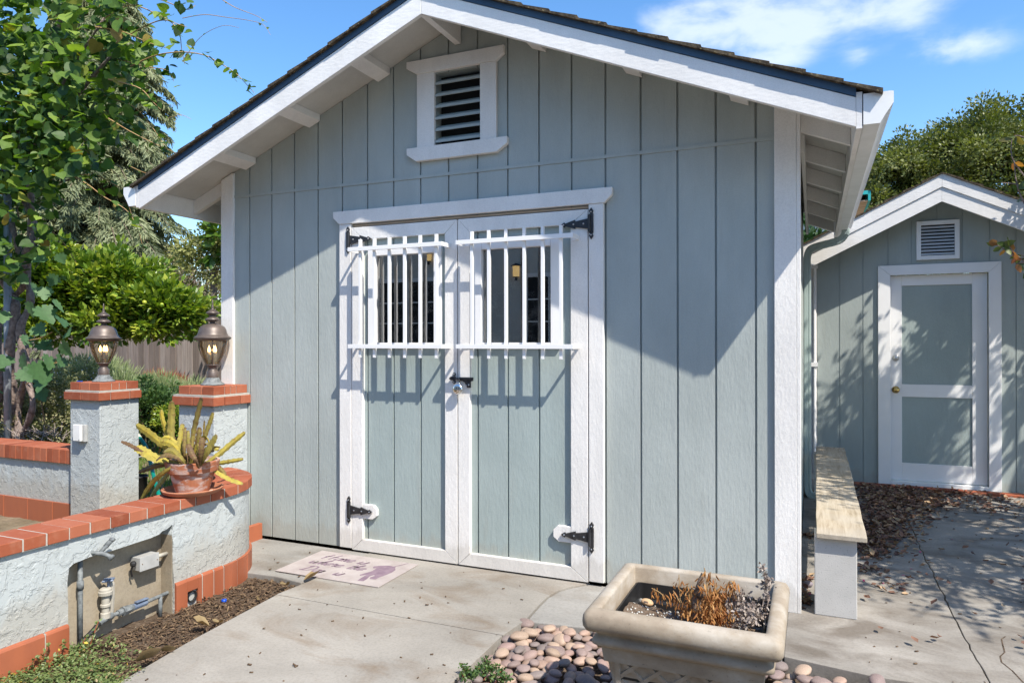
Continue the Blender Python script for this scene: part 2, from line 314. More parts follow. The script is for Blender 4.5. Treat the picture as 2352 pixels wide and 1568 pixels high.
M['pane'] = glass('window_glass', (.7,.75,.75), 3.1, 0, .14)
M['lampglass'] = glass('lantern_glass', (.90,.86,.76), 1.45, .04, .35)
def emis(name, col, st):
    t = NT(name); t.b.inputs['Base Color'].default_value = (*col, 1); t.b.inputs['Emission Color'].default_value = (*col, 1); t.b.inputs['Emission Strength'].default_value = st; t.rough(.3); return t.mat
M['flame'] = emis('lit_bulb', (1,.66,.28), 3)
M['lantern_glow'] = emis('amber_lamp_glass', (1,.66,.25), .7)
M['bulbbase'] = pmat('bulb_white', (.75,.73,.68), (.8,.78,.72), 5, rough=.3)
M['mat'] = pmat('pink_white_mat', (.30,.255,.24), (.40,.355,.335), 6, rough=.9, bump=.3, bsc=150, bd=.001, speck=(40,.68,(.34,.27,.24)))
M['matprint'] = pmat('faded_mauve_print', (.165,.11,.145), (.24,.175,.205), 20, rough=.9)
M['petal'] = pmat('magenta_petal', (.5,.02,.13), (.6,.04,.2), 5, rough=.6)
M['cloudy'] = M['palewall']

SL = .412                      # roof slope
RX = 1.697                     # ridge
def zroof(x, top=3.385, sl=SL): return top - sl*abs(x-RX)
# ================================================================== SHED
shed = thing('garden_shed', 'large sage board-sided shed with white trim, gable roof and double doors', 'shed', (1.7, 0, 0))
GR = [-.2032+.2032*i for i in range(0, 20)]
def strips(mb, x0, x1, z0, ztop, y0, y1, groove=.0058, holes=(), grid=GR, m=0):
    """boards between the grooves; ztop is a number or a function of x; holes: (xa,xb,za,zb)"""
    e = [x0]+[g for g in grid if x0+.01 < g < x1-.01]+[x1]
    for a, b in zip(e[:-1], e[1:]):
        xa = a+(groove if a != x0 else 0); xb = b-(groove if b != x1 else 0)
        cuts = sorted({xa, xb}|{min(max(h[i], xa), xb) for h in holes for i in (0,1)}|({RX} if callable(ztop) and xa < RX < xb else set()))
        for p, q in zip(cuts[:-1], cuts[1:]):
            if q-p < 1e-4: continue
            mid = (p+q)/2; za = z0
            hs = sorted([h for h in holes if h[0] < mid < h[1]], key=lambda h: h[2])
            for h in hs:
                if h[2] > za+1e-4: mb.prism([(p,za),(q,za),(q,h[2]),(p,h[2])], 'y', y0, y1, m)
                za = h[3]
            zp = ztop(p) if callable(ztop) else ztop; zq = ztop(q) if callable(ztop) else ztop
            if max(zp, zq) > za: mb.prism([(p,za),(q,za),(q,zq),(p,zp)], 'y', y0, y1, m)
VENT = (1.53, 1.86, 2.63, 3.09)
w = MB()
zr = lambda x: zroof(x)-.004
strips(w, -.25, .905, .012, zr, .0, .017); strips(w, 2.54, 3.65, .012, zr, 0, .017)
strips(w, .905, 2.54, 2.17, zr, 0, .017, holes=[VENT])
# backing behind the grooves
w.prism([(-.25,.012),(.905,.012),(.905,zr(.905)-.002),(-.25,zr(-.25)-.002)], 'y', .0145, .08)
w.prism([(2.54,.012),(3.65,.012),(3.65,zr(3.65)-.002),(2.54,zr(2.54)-.002)], 'y', .0145, .08)
w.prism([(.905,2.17),(1.53,2.17),(1.53,zr(1.53)-.002),(.905,zr(.905)-.002)], 'y', .0145, .08)
w.prism([(1.86,2.17),(2.54,2.17),(2.54,zr(2.54)-.002),(1.86,zr(1.86)-.002)], 'y', .0145, .08)
w.prism([(1.53,2.17),(1.86,2.17),(1.86,2.63),(1.53,2.63)], 'y', .0145, .08)
w.prism([(1.53,3.09),(1.86,3.09),(1.86,zr(1.86)-.002),(RX,zr(RX)-.002),(1.53,zr(1.53)-.002)], 'y', .0145, .08)
obj('wall', w, M['sage'], shed)
w = MB(); YB = 3.12
w.box(-.25, -.17, .082, YB, .012, zr(-.25)-.01); w.box(3.57, 3.648, .082, YB, .012, zr(3.65)-.01); w.prism([(-.168,.012),(3.568,.012),(3.568,zr(3.57)-.01),(RX,zr(RX)-.01),(-.168,zr(-.17)-.01)], 'y', YB-.08, YB-.001)
obj('side_wall', w, M['sage'], shed)
sf = MB(); sf.box(-.165, 3.565, .09, YB-.09, 0, .03); obj('floor_slab', sf, M['dark'], shed)
s = MB(); s.box(-.14, 3.548, -.0065, -.0008, 2.436, 2.456)
obj('siding_seam_strip', s, M['sage'], shed)
for x0, x1 in ((-.252, -.138), (3.546, 3.652)):
    c = MB(); c.prism([(x0,.0),(x1,.0),(x1,zroof(x1)-.01),(x0,zroof(x0)-.01)], 'y', -.022, -.001); obj('corner_trim', c, M['white'], shed, bevel=.002)
c = MB(); c.box(3.653, 3.672, -.022, .07, .0, zroof(3.67)-.01); obj('corner_trim', c, M['white'], shed, bevel=.002)
# roof ---------------------------------------------------------------
FY = -.456
rf = MB()
for s_ in (-1, 1):
    xe = 3.93 if s_ > 0 else -.55
    rf.prism([(RX,3.385),(xe,zroof(xe)),(xe,zroof(xe)+.022),(RX,3.407)], 'y', FY+.03, YB+.02)
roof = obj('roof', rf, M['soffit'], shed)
sh = MB()
for s_ in (-1, 1):
    L = 2.30; n = 15
    for k in range(n):
        d0 = k*L/n; d1 = (k+1)*L/n+.012
        for j in range(1):
            jx = random.uniform(-.004,.004); y0 = FY-.030+random.uniform(-.0025,.0025)
            b0, b1 = RX+s_*d0, RX+s_*(d1)
            zb = 3.409
            sh.prism([(b0, zb-SL*d0+.003), (b1, zb-SL*d1+.003), (b1, zb-SL*d1+.024+random.uniform(-.002,.002)), (b0, zb-SL*d0+.012)], 'y', y0, YB+.03)
obj('shingles', sh, M['shingle'], roof)
for s_ in (-1, 1):
    xe = 3.905 if s_ > 0 else -.56; L = abs(xe-RX)
    b = MB(); b.prism([(RX+s_*.0008,3.243),(xe,3.243-SL*L),(xe,3.374-SL*L),(RX+s_*.0008,3.374)], 'y', FY, FY+.028)
    obj('bargeboard', b, M['white_eave'], shed, bevel=.002)
    b = MB(); b.prism([(RX+s_*.0008,3.376),(xe,3.376-SL*L),(xe,3.413-SL*L),(RX+s_*.0008,3.413)], 'y', FY-.006, FY+.026)
    obj('rake_trim', b, M['navy'], shed)
    # fascia
    f0, f1 = (3.906, 3.930) if s_ > 0 else (-.585, -.561)
    zt = zroof(f1)+.02
    b = MB(); b.box(f0, f1, FY, YB+.02, 2.325, zt-.0); obj('fascia', b, M['white_eave'], shed)
    # gutter (K profile, open shell)
    g = MB(); x0 = 3.934 if s_ > 0 else -.589
    outer = [(0,.135),(0,0),(.065,0),(.085,.035),(.118,.085),(.118,.132),(.108,.135)]
    inner = [(.105,.130),(.113,.128),(.113,.087),(.080,.038),(.062,.004),(.004,.004),(.004,.131)]
    pts = [(x0+s_*a, 2.338+b_) for a, b_ in outer+inner]; g.prism(pts, 'y', FY, YB+.02)
    go = obj('gutter', g, M['gutter'], shed)
    g = MB(); g.prism([(x0+s_*a, 2.338+b_) for a, b_ in outer], 'y', FY-.003, FY-.001); obj('end_cap', g, M['gutter'], go)
    # rafter tails along the eave
    xw = 3.673 if s_ > 0 else -.253
    for k in range(6):
        y = .03+.61*k; xo = 3.904 if s_ > 0 else -.559
        q = MB(); q.prism([(xw, zroof(xw)-.002), (xo, zroof(xo)-.002), (xo, zroof(xo)-.100), (xw, zroof(xw)-.100)], 'y', y-.018, y+.018)
        obj('rafter_tail', q, M['white_eave'], shed)
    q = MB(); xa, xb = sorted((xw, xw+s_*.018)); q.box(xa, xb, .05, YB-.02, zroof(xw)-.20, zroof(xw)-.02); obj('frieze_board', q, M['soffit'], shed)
# lookouts under the front overhang
for x in (.02, .588, 1.152, 2.24, 2.81, 3.375):
    s_ = 1 if x > RX else -1; a, b_ = x-.045, x+.045
    q = MB(); q.prism([(a, zroof(a)-.002), (b_, zroof(b_)-.002), (b_, zroof(b_)-.045), (a, zroof(a)-.045)], 'y', FY+.029, -.008); obj('lookout', q, M['white_eave'], shed)
q = MB(); q.box(1.677, 1.717, FY+.029, -.008, 3.245, 3.37); obj('lookout', q, M['white_eave'], shed)
# gable vent ---------------------------------------------------------------
fr = MB()
q = MB()
for k in range(6):
    z = 2.648+k*.073; fr.prism([(-.012,z),(-.006,z+.018),(.055,z+.052),(.055,z+.040),(-.006,z)], 'x', 1.535, 1.855)
vent = obj('gable_vent', fr, M['sage'], shed)
for a, b_ in ((1.409,1.534),(1.856,1.965)):
    q = MB(); q.box(a,b_,-.024,-.001,2.628,3.094); obj('vent_trim', q, M['white'], vent, bevel=.002)
q = MB(); q.prism([(1.409,3.095),(1.965,3.095),(2.018,3.135),(2.018,3.182),(1.335,3.182),(1.335,3.14)], 'y', -.030, -.0012); obj('vent_cap', q, M['white'], vent, bevel=.002)
q = MB(); q.prism([(1.405,2.540),(1.968,2.540),(2.040,2.585),(2.040,2.627),(1.338,2.627),(1.338,2.585)], 'y', -.034, -.0012); obj('vent_sill', q, M['white'], vent, bevel=.002)
q = MB(); q.box(1.5, 1.9, .082, .09, 2.6, 3.12); obj('vent_backing', q, M['dark'], vent)
# door surround ---------------------------------------------------------------
q = MB(); q.prism([(.812,2.177),(2.640,2.177),(2.688,2.222),(2.688,2.264),(.762,2.264),(.762,2.222)], 'y', -.036, -.0012); obj('door_header', q, M['white'], shed, bevel=.003)
for a, b_ in ((.809,.903),(2.549,.0+2.636)):
    q = MB(); q.box(a, b_, -.030, -.0012, .018, 2.176); obj('door_casing', q, M['white'], shed, bevel=.003)
q = MB(); q.box(.905, 2.547, -.012, .05, 2.158, 2.169); obj('head_jamb', q, M['tan'], shed)
def hinge(parent, xp, zc, s_):
    """T hinge: upright plate at xp with pointed finials, strap runs in direction s_"""
    q = MB(); y0, y1 = -.040, -.0305
    q.prism([(xp-.012,zc-.055),(xp+.012,zc-.055),(xp+.012,zc+.055),(xp-.012,zc+.055)], 'y', y0, y1)
    for e in (-1, 1):
        q.prism([(xp-.006,zc+e*.055),(xp+.006,zc+e*.055),(xp+.013,zc+e*.072),(xp,zc+e*.090),(xp-.013,zc+e*.072)], 'y', y0, y1)
    q.prism([(xp+s_*.014,zc-.030),(xp+s_*.014,zc+.030),(xp+s_*.095,zc+.016),(xp+s_*.097,zc+.026),(xp+s_*.155,zc+.008),(xp+s_*.162,zc+.015),(xp+s_*.185,zc),(xp+s_*.162,zc-.015),(xp+s_*.155,zc-.008),(xp+s_*.097,zc-.026),(xp+s_*.095,zc-.016)], 'y', y0-.001, y1)
    q.tube([(xp+s_*.010,-.045,zc-.048),(xp+s_*.010,-.045,zc+.048)], .0085, 10)
    for dx in (.045,.105,.165): q.ball((xp+s_*dx, -.042, zc), .0055, 8, 1)
    for dz in (-.066,.066): q.ball((xp, -.041, zc+dz), .005, 8, 1)
    return obj('hinge', q, [M['ironblack'], M['screw']], parent)
def make_door(x0, x1, px0, px1, zt0, zt1, win, side):
    """x0,x1 outer; px0,px1 panel; win=(x0,x1,z0,z1) glass"""
    zb = .010
    q = MB(); y0, y1 = -.028, .012
    def quad(pts): q.prism(pts, 'y', y0, y1)
    e = .0012; pb, pt = .086, 2.068
    quad([(x0,zb),(x0+.0,zt0),(px0,pt-e),(px0,pb+e)]); quad([(x1,zb),(px1,pb+e),(px1,pt-e),(x1,zt1)])
    quad([(x0+e,zb),(x1-e,zb),(px1-e,pb),(px0+e,pb)]); quad([(x0+e,zt0),(px0+e,pt),(px1-e,pt),(x1-e,zt1)])
    d = obj('door', q, M['white'], shed, bevel=.002)
    wx0, wx1, wz0, wz1 = win; fo = .055
    hole = (wx0-fo+.01, wx1+fo-.01, wz0-fo+.02, wz1+fo-.02)
    q = MB(); strips(q, px0-.02, px1+.02, pb-.02, pt+.02, 0, .016, holes=[hole])
    hx0, hx1, hz0, hz1 = hole; a0, a1 = px0-.02, px1+.02
    q.box(a0, hx0, .013, .024, pb-.02, pt+.02); q.box(hx1, a1, .013, .024, pb-.02, pt+.02); q.box(hx0, hx1, .013, .024, pb-.02, hz0); q.box(hx0, hx1, .013, .024, hz1, pt+.02)
    obj('door_panel', q, M['sage_door'], d)
    q = MB(); o0, o1, p0, p1 = wx0-fo, wx1+fo, wz0-.035, wz1+.045
    q.box(o0, wx0, -.020, .026, p0, p1); q.box(wx1, o1, -.020, .026, p0, p1); q.box(wx0+e, wx1-e, -.020, .026, p0, wz0); q.box(wx0+e, wx1-e, -.020, .026, wz1, p1)
    obj('window_frame', q, M['white_metal'], d, bevel=.002)
    q = MB(); q.box(wx0-.004, wx1+.004, .010, .013, wz0-.004, wz1+.004); obj('window_pane', q, M['pane'], d)
    return d
dl = make_door(.907, 1.698, .991, 1.612, 2.150, 2.150, (1.085, 1.527, 1.385, 1.955), -1)
dr = make_door(1.705, 2.543, 1.785, 2.440, 2.150, 2.150, (1.862, 2.313, 1.385, 1.955), 1)
dl['label'] = 'left leaf of the white framed shed doors'; dr['label'] = 'right leaf of the white framed shed doors'
for d, xp, zc, s_ in ((dl,.884,2.068,1),(dl,.888,.275,1),(dr,2.567,2.065,-1),(dr,2.567,.272,-1)):
    hinge(d, xp, zc, s_)
for d, x0, x1, s_ in ((dl, .9925, 1.100, 1), (dr, 2.355, 2.4385, -1)):
    q = MB()
    pts = [(0,.225),(.075,.225),(.108,.250),(.108,.292),(.080,.318),(0,.318)]
    q.prism([((.9925 if s_ > 0 else 2.4385)+s_*a, z) for a, z in pts], 'y', -.026, -.0008); obj('hinge_pad', q, M['white'], d, bevel=.002)
# security grilles
def grille(d, xa, xb, bars):
    q = MB(); yo = -.125
    for z in (1.362, 1.989):
        q.box(xa, xb, yo-.016, yo, z-.013, z+.013)
        q.box(xa, xa+.006, yo+.0005, -.0285, z-.013, z+.013); q.box(xb-.006, xb, yo+.0005, -.0285, z-.013, z+.013)
        q.box(xa+.006, xa+.04, -.033, -.0285, z-.013, z+.013); q.box(xb-.04, xb-.006, -.033, -.0285, z-.013, z+.013)
    for x in bars: q.box(x-.009, x+.009, yo+.001, yo+.019, 1.29, 2.052)
    obj('security_grille', q, M['white_metal'], d, bevel=.001)
grille(dl, .958, 1.652, [1.040,1.149,1.262,1.375,1.487,1.602])
grille(dr, 1.748, 2.492, [1.846,1.958,2.070,2.186,2.301,2.412])
# latch
q = MB()
q.prism([(1.722,1.172),(1.812,1.172),(1.812,1.150),(1.796,1.146),(1.796,1.108),(1.775,1.108),(1.757,1.140),(1.740,1.150),(1.722,1.150)], 'y', -.042, -.0285)
q.tube([(1.655,-.046,1.163),(1.815,-.046,1.163)], .0065, 10); q.box(1.664,1.690,-.055,-.0285,1.153,1.175)
for z in (1.188, 1.140): q.lathe([(.0115,0),(.0115,.006)], (0,0,0), 6, cap=True); q.v[-12:] = [(1.680+a, -.029-c_, z+b_) for a, b_, c_ in q.v[-12:]]
q.tube(smoothpath([(1.715,-.048,1.163),(1.730,-.062,1.155),(1.735,-.060,1.130),(1.738,-.05,1.120)]), .0055, 8)
for x, z in ((1.680,1.188),(1.680,1.140),(1.735,1.163),(1.797,1.163),(1.768,1.122),(1.787,1.126)): q.ball((x,-.0445 if x > 1.7 else -.036,z), .0055, 8, 1)
obj('latch', q, [M['ironblack'], M['screw']], dr)
# padlock: round discus
pl = thing('padlock', 'round polished steel padlock hanging from the black door latch', 'padlock', (1.722,-.062,1.10))
q = MB(); n = 28
prof = [(0,-.013),(.022,-.013),(.031,-.009),(.035,-.003),(.035,.003),(.031,.009),(.022,.013),(0,.013)]
q.lathe(prof, (0,0,0), n); q.v = [(1.722+a, -.064+c_, 1.100+b_) for a, b_, c_ in q.v]
pb = obj('body', q, M['chrome'], pl, smooth=True)
q = MB(); q.tube([(1.722+.014*math.cos(a), -.064, 1.127+.012*math.sin(a)) for a in [PI*k/8 for k in range(-1,10)]], .0042, 8); obj('shackle', q, M['chrome'], pl, smooth=True)
q = MB(); q.lathe([(0,.0),(.0055,0),(.0055,.002),(0,.002)], (0,0,0), 12); q.v = [(1.716+a, -.0785-c_, 1.088+b_) for a, b_, c_ in q.v]; obj('keyway', q, M['brass'], pl)
# downspout -----------------------------------------------------------------
q = MB(); path = smoothpath([(3.985,2.72,2.345),(3.985,2.72,2.31),(3.955,2.74,2.268),(3.90,2.75,2.245),(3.76,2.75,2.212),(3.705,2.75,2.185),(3.684,2.75,2.12),(3.684,2.75,2.05)], 6)
path2 = [(3.684,2.75,2.05-.1*k) for k in range(1,20)]+smoothpath([(3.684,2.75,.13),(3.690,2.745,.085),(3.715,2.735,.05),(3.765,2.72,.03)], 5)
full = [Vector(p) for p in path+path2]
def rect_tube(mb, pts, hx, hy):
    k = len(pts); vs = []
    for i, p in enumerate(pts):
        t_ = (pts[min(i+1,k-1)]-pts[max(i-1,0)]).normalized(); b_ = Vector((0,1,0)); a = b_.cross(t_).normalized()
        rib = 1.0+(.05 if i % 2 else -.0)*(1 if (abs(t_.z) < .97) else 0)
        for c0, c1 in ((-1,-.8),(-.8,-1),(-.35,-1),(-.3,-.9),(-.05,-.9),(0,-1),(.35,-1),(.8,-1),(1,-.8),(1,.8),(.8,1),(-.8,1),(-1,.8)):
            vs.append(p+a*c0*hx*rib+b_*c1*hy*rib)
    n_ = 13
    fs = [(i*n_+j, i*n_+(j+1)%n_, (i+1)*n_+(j+1)%n_, (i+1)*n_+j) for i in range(k-1) for j in range(n_)]
    fs += [tuple(range(n_)), tuple(range((k-1)*n_, k*n_))]
    mb.add(vs, fs)
rect_tube(q, full, .030, .024); obj('downspout', q, M['downspout'], shed)
# ================================================================== SMALL SHED
Y2 = 3.6; Z2 = .04
sh2 = thing('small_shed', 'smaller sage shed behind the plank bench with white two-panel door', 'shed', (4.78, Y2, Z2))
G2 = [4.168+.2032*(i-4) for i in range(0, 16)]
AX = 4.778
def z2(x, t=2.84, sl=.5): return t-sl*abs(x-AX)
q = MB(); V2 = (4.625,4.945,2.155,2.488)
save = RX; RX_ = RX
def strips2(mb, x0, x1, z0, zt, y0, y1):
    e = [x0]+[g for g in G2 if x0+.01 < g < x1-.01]+[x1]
    for a, b_ in zip(e[:-1], e[1:]):
        xa = a+.004; xb = b_-.004
        cs = [xa]+([AX] if xa < AX < xb else [])+[xb]
        for p, r_ in zip(cs[:-1], cs[1:]):
            mb.prism([(p,z0),(r_,z0),(r_,zt(r_)),(p,zt(p))], 'y', y0, y1)
zz2 = lambda x: z2(x)-.004
strips2(q, 3.765, 4.38, Z2, zz2, Y2, Y2+.01); strips2(q, 5.19, 6.3, Z2, zz2, Y2, Y2+.01); strips2(q, 4.38, 5.19, 2.03, zz2, Y2, Y2+.01)
q.prism([(3.70,Z2),(4.38,Z2),(4.38,zz2(4.38)-.002),(3.70,zz2(3.70)-.002)], 'y', Y2+.006, Y2+.09); q.prism([(5.19,Z2),(6.3,Z2),(6.3,zz2(6.3)-.002),(5.19,zz2(5.19)-.002)], 'y', Y2+.006, Y2+.09); q.prism([(4.38,2.03),(5.19,2.03),(5.19,zz2(5.19)-.002),(AX,zz2(AX)-.002),(4.38,zz2(4.38)-.002)], 'y', Y2+.006, Y2+.09)
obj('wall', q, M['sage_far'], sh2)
for pts_ in ([(3.05,Z2),(3.698,Z2),(3.698,zz2(3.70)-.003),(3.05,zz2(3.05)-.003)],): q = MB(); q.prism(pts_, 'y', Y2+.25, Y2+.33); obj('side_wall', q, M['sage_far'], sh2)  # link wall added to fill the gap between the sheds and keep it dark
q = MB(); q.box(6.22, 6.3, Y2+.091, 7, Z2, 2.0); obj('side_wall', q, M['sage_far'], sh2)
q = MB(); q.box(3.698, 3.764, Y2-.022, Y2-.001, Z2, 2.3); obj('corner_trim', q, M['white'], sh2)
q = MB()
for s_ in (-1, 1):
    xe = AX+s_*1.75
    q.prism([(AX,2.842),(xe,2.842-.5*1.75),(xe,2.866-.5*1.75),(AX,2.866)], 'y', Y2-.28, 7)
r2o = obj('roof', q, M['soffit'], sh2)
q = MB()
for s_ in (-1, 1):
    for k in range(12):
        d0, d1 = k*.148, (k+1)*.148+.01
        q.prism([(AX+s_*d0,2.869-.5*d0),(AX+s_*d1,2.869-.5*d1),(AX+s_*d1,2.893-.5*d1),(AX+s_*d0,2.878-.5*d0)], 'y', Y2-.325+random.uniform(-.003,.003), 7.02)
obj('shingles', q, M['shingle'], r2o)
for s_ in (-1, 1):
    L = 1.75; q = MB()
    q.prism([(AX+s_*.0008,2.626),(AX+s_*L,2.626-.5*L),(AX+s_*L,2.752-.5*L),(AX+s_*.0008,2.752)], 'y', Y2-.30, Y2-.277); obj('bargeboard', q, M['white_eave'], sh2)
    q = MB(); q.prism([(AX+s_*.0008,2.754),(AX+s_*L,2.754-.5*L),(AX+s_*L,2.868-.5*L),(AX+s_*.0008,2.868)], 'y', Y2-.311, Y2-.279); obj('rake_trim', q, M['white_eave'], sh2)
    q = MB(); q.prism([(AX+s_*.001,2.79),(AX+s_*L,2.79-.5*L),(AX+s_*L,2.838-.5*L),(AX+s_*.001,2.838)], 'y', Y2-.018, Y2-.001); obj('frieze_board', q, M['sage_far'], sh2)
q = MB(); q.box(4.613,4.650,Y2-.03,Y2-.001,2.143,2.50); q.box(4.919,4.956,Y2-.03,Y2-.001,2.143,2.50); q.box(4.6505,4.9185,Y2-.03,Y2-.001,2.143,2.18); q.box(4.6505,4.9185,Y2-.03,Y2-.001,2.463,2.50)
v2 = obj('gable_vent', q, M['white_metal'], sh2, bevel=.002)
q = MB()
for k in range(9):
    z = 2.186+k*.0305; q.prism([(Y2-.028,z),(Y2-.024,z+.004),(Y2-.004,z+.020),(Y2-.004,z+.016)], 'x', 4.651, 4.918)
obj('louvre_slats', q, M['white_metal'], v2)
q = MB(); q.box(4.65,4.92,Y2-.0025,Y2-.0012,2.18,2.465); obj('vent_backing', q, M['dark'], v2)
q = MB(); q.prism([(4.295,Z2),(4.398,Z2),(4.398,2.010),(4.295,2.103)], 'y', Y2-.025, Y2-.001); q.prism([(5.18,Z2),(5.275,Z2),(5.275,2.103),(5.18,2.010)], 'y', Y2-.025, Y2-.001); q.prism([(4.2962,2.103),(4.3992,2.010),(5.1788,2.010),(5.2738,2.103)], 'y', Y2-.025, Y2-.001)
obj('door_casing', q, M['white_metal'], sh2, bevel=.002)
q = MB(); y0, y1 = Y2+.03, Y2+.065
q.box(4.40,4.498,y0,y1,.085,2.008); q.box(5.062,5.178,y0,y1,.085,2.008); q.box(4.4985,5.0615,y0,y1,1.912,2.008); q.box(4.4985,5.0615,y0,y1,.868,.985); q.box(4.4985,5.0615,y0,y1,.085,.246)
d2 = obj('door', q, M['white_metal'], sh2, bevel=.002)
for a, b_ in ((.247,.867),(.986,1.911)):
    q = MB(); q.box(4.499,5.061,y0+.012,y1-.005,a,b_); obj('door_panel', q, M['sage_door'], d2)
for z in (1.232,.933):
    q = MB(); q.lathe([(0,.052),(.018,.05),(.027,.04),(.022,.026),(.012,.018),(.013,.006),(.033,.004),(.034,0)] if z < 1 else [(0,.022),(.016,.022),(.02,.016),(.030,.006),(.031,0)], (0,0,0), 20); q.v = [(4.447+a, y0-c_, z+b_) for a, b_, c_ in q.v]; obj('door_knob' if z < 1 else 'deadbolt', q, M['brass'] if z < 1 else M['screw'], d2, smooth=True)
q = MB(); q.box(4.398,5.18,Y2-.03,Y2+.07,Z2+.006,.078); obj('threshold', q, M['white_metal'], sh2)
# thin conduit on the corner
q = MB(); q.tube([(3.742,Y2-.036,.10),(3.742,Y2-.036,2.16)], .012, 8); q.box(3.700,3.772,Y2-.055,Y2-.023,1.145,1.185); q.box(3.700,3.772,Y2-.055,Y2-.023,2.10,2.135); obj('conduit', q, M['white_metal'], sh2)
# ================================================================== GROUND
q = MB(); q.add([(-120,-60,-.09),(120,-60,-.09),(120,200,-.09),(-120,200,-.09)], [(0,1,2,3)]); g = obj('ground', q, M['ground']); tag(g, kind='structure')
def slab(name, polys, mat, z=0., th=.12, tilt=False, bevel=.006):
    q = MB()
    for p in polys: q.prism(p, 'z', z-th, z)
    if tilt: q.v = [(x, y, zz+max(0, y-.5)*.0145) for x, y, zz in q.v]
    o = obj(name, q, mat, bevel=bevel); tag(o, kind='structure'); return o
arc = [(2.408,-.645),(2.398,-.447),(2.396,-.306),(2.417,-.192),(2.463,-.109),(2.545,-.005)]
slab('path', [[(1.008,-.853),(1.035,-.60),(1.04,-.004),(2.545,-.004)]+[(x-.003,y) for x, y in arc[::-1]]+[(2.378,-.853)],
              [(1.014,-.859),(2.375,-.859),(2.374,-7.5),(1.36,-7.5),(1.13,-1.95),(1.065,-1.5)]], M['concrete'])
slab('doorstep_apron', [[(-.016,-.012),(-.016,-.30),(.10,-.45),(.30,-.628),(.535,-.628),(.61,-.622),(.774,-.610),(.999,-.640),(1.004,-.60),(1.036,-.55),(1.036,-.012)]], M['concrete_pad'], z=-.0035)
slab('side_pad', [[(2.411,-.640),(2.690,-.603),(3.602,-.570),(3.602,-.003),(2.55,-.003)]+[(x+.003,y) for x, y in arc[::-1][1:-1]]], M['concrete_pad'], z=-.006)
slab('bounce_paving', [[(-9,-14),(14,-14),(14,-7.51),(-9,-7.51)],[(1.50,-7.505),(2.37,-7.505),(2.37,-7.502),(1.5,-7.502)],[(7.51,-7.5),(14,-7.5),(14,3.6),(7.51,3.6)],[(2.40,-7.5),(7.5,-7.5),(7.5,-4.01),(2.40,-4.01)]], M['concrete_old'], z=-.002)  # unseen paving, added so sunlit concrete bounces light into the shade
xs = 4.385
crk = [(xs+random.uniform(-.006,.006), -.60+.055*k) for k in range(77)]
def seg(a, b_, off): return [(x+off*(.6+.8*random.random()), y) for x, y in crk if a < y < b_]
slab('patio', [[(3.610,-.57),(3.964,-.622),(4.149,-.612),(xs-.002,-.60)]+seg(-.6,.44,-.0025)+[(xs-.004,.446),(3.610,.446)], [(3.653,.454),(xs-.004,.454)]+seg(.46,1.70,-.0025)+[(xs,1.716),(3.653,1.72)], [(3.653,1.727),(xs+.004,1.723),(xs+.01,3.6),(3.653,3.6)],
               [(xs+.003,-4),(7.5,-4),(7.5,.452),(xs+.003,.450)]+seg(-.6,.44,.0025)[::-1], [(xs+.004,.455),(7.5,.460),(7.5,1.80),(xs+.010,1.74)]+seg(.46,1.70,.0025)[::-1], [(xs+.010,1.745),(7.5,1.807),(7.5,3.6),(xs+.016,3.6)]], M['concrete_old'], tilt=True, bevel=.003)
# crack edges on the right slab
q = MB(); cr = [(4.56,.06),(4.536,.018),(4.525,-.06),(4.515,-.141),(4.486,-.20),(4.478,-.262),(4.50,-.34),(4.514,-.438),(4.56,-.56),(4.58,-.8)]
for a, b_ in zip(cr[:-1], cr[1:]): q.add([(a[0]-.003,a[1],.0012),(a[0]+.003,a[1],.0012),(b_[0]+.003,b_[1],.0012),(b_[0]-.003,b_[1],.0012)], [(0,1,2,3)])
tag(obj('patio_crack', q, M['soil']), kind='structure')
# soil bed by the front wall, pebble bed soil, yard
def bumpy(name, x0, x1, y0, y1, z, amp, step, mat, fn=None):
    q = MB(); nx = int((x1-x0)/step)+1; ny = int((y1-y0)/step)+1
    from mathutils import noise as ns
    for j in range(ny):
        for i in range(nx):
            x = x0+(x1-x0)*i/(nx-1); y = y0+(y1-y0)*j/(ny-1)
            h = ns.noise(Vector((x*9,y*9,0)))*amp+ns.noise(Vector((x*30,y*30,5)))*amp*.5
            q.v.append((x,y,z+h+(fn(x,y) if fn else 0)))
    q.f = [(j*nx+i, j*nx+i+1, (j+1)*nx+i+1, (j+1)*nx+i) for j in range(ny-1) for i in range(nx-1)]; q.m = [0]*len(q.f)
    o = obj(name, q, mat, smooth=True); tag(o, kind='structure'); return o
bumpy('soil_bed', .50, 1.40, -3.6, -.45, -.040, .012, .02, M['soil'])
bumpy('pebble_bed_soil', 2.3, 4.6, -3.4, -.5, -.075, .01, .05, M['soil'])
bumpy('yard_soil', -9, .46, -3.6, 6, -.045, .02, .06, M['ground'], lambda x, y: -.15 if (x > -.05 and y > -.62) else 0)
# ================================================================== GARDEN WALL
def brickobj(name, mb, mat, parent, per=8, bevel=.003):
    k = len(mb.v)//per; rn = np.repeat(RNG.random(k), per); return obj(name, mb, mat, parent, bevel=bevel, rnd=rn.tolist())
gw = thing('garden_wall', 'low pale stucco wall with red brick coping curving towards the shed', 'wall', (.6,-2,0))
q = MB(); FX = .618
q.box(.44, .535, -3.6, -.861, -.1, .496)
q.prism([(-3.6,-.1),(-1.764,-.1),(-1.762,.20),(-1.766,.30),(-1.757,.365),(-1.735,.378),(-1.70,.381),(-1.66,.386),(-1.55,.384),(-1.42,.388),(-1.33,.390),(-1.28,.396),(-1.262,.408),(-1.235,.410),(-1.215,.420),(-1.200,.428),(-1.196,.40),(-1.203,.375),(-1.193,.33),(-1.197,.22),(-1.188,.12),(-1.192,-.1),(-.861,-.1),(-.861,.496),(-3.6,.496)], 'x', .535, FX)
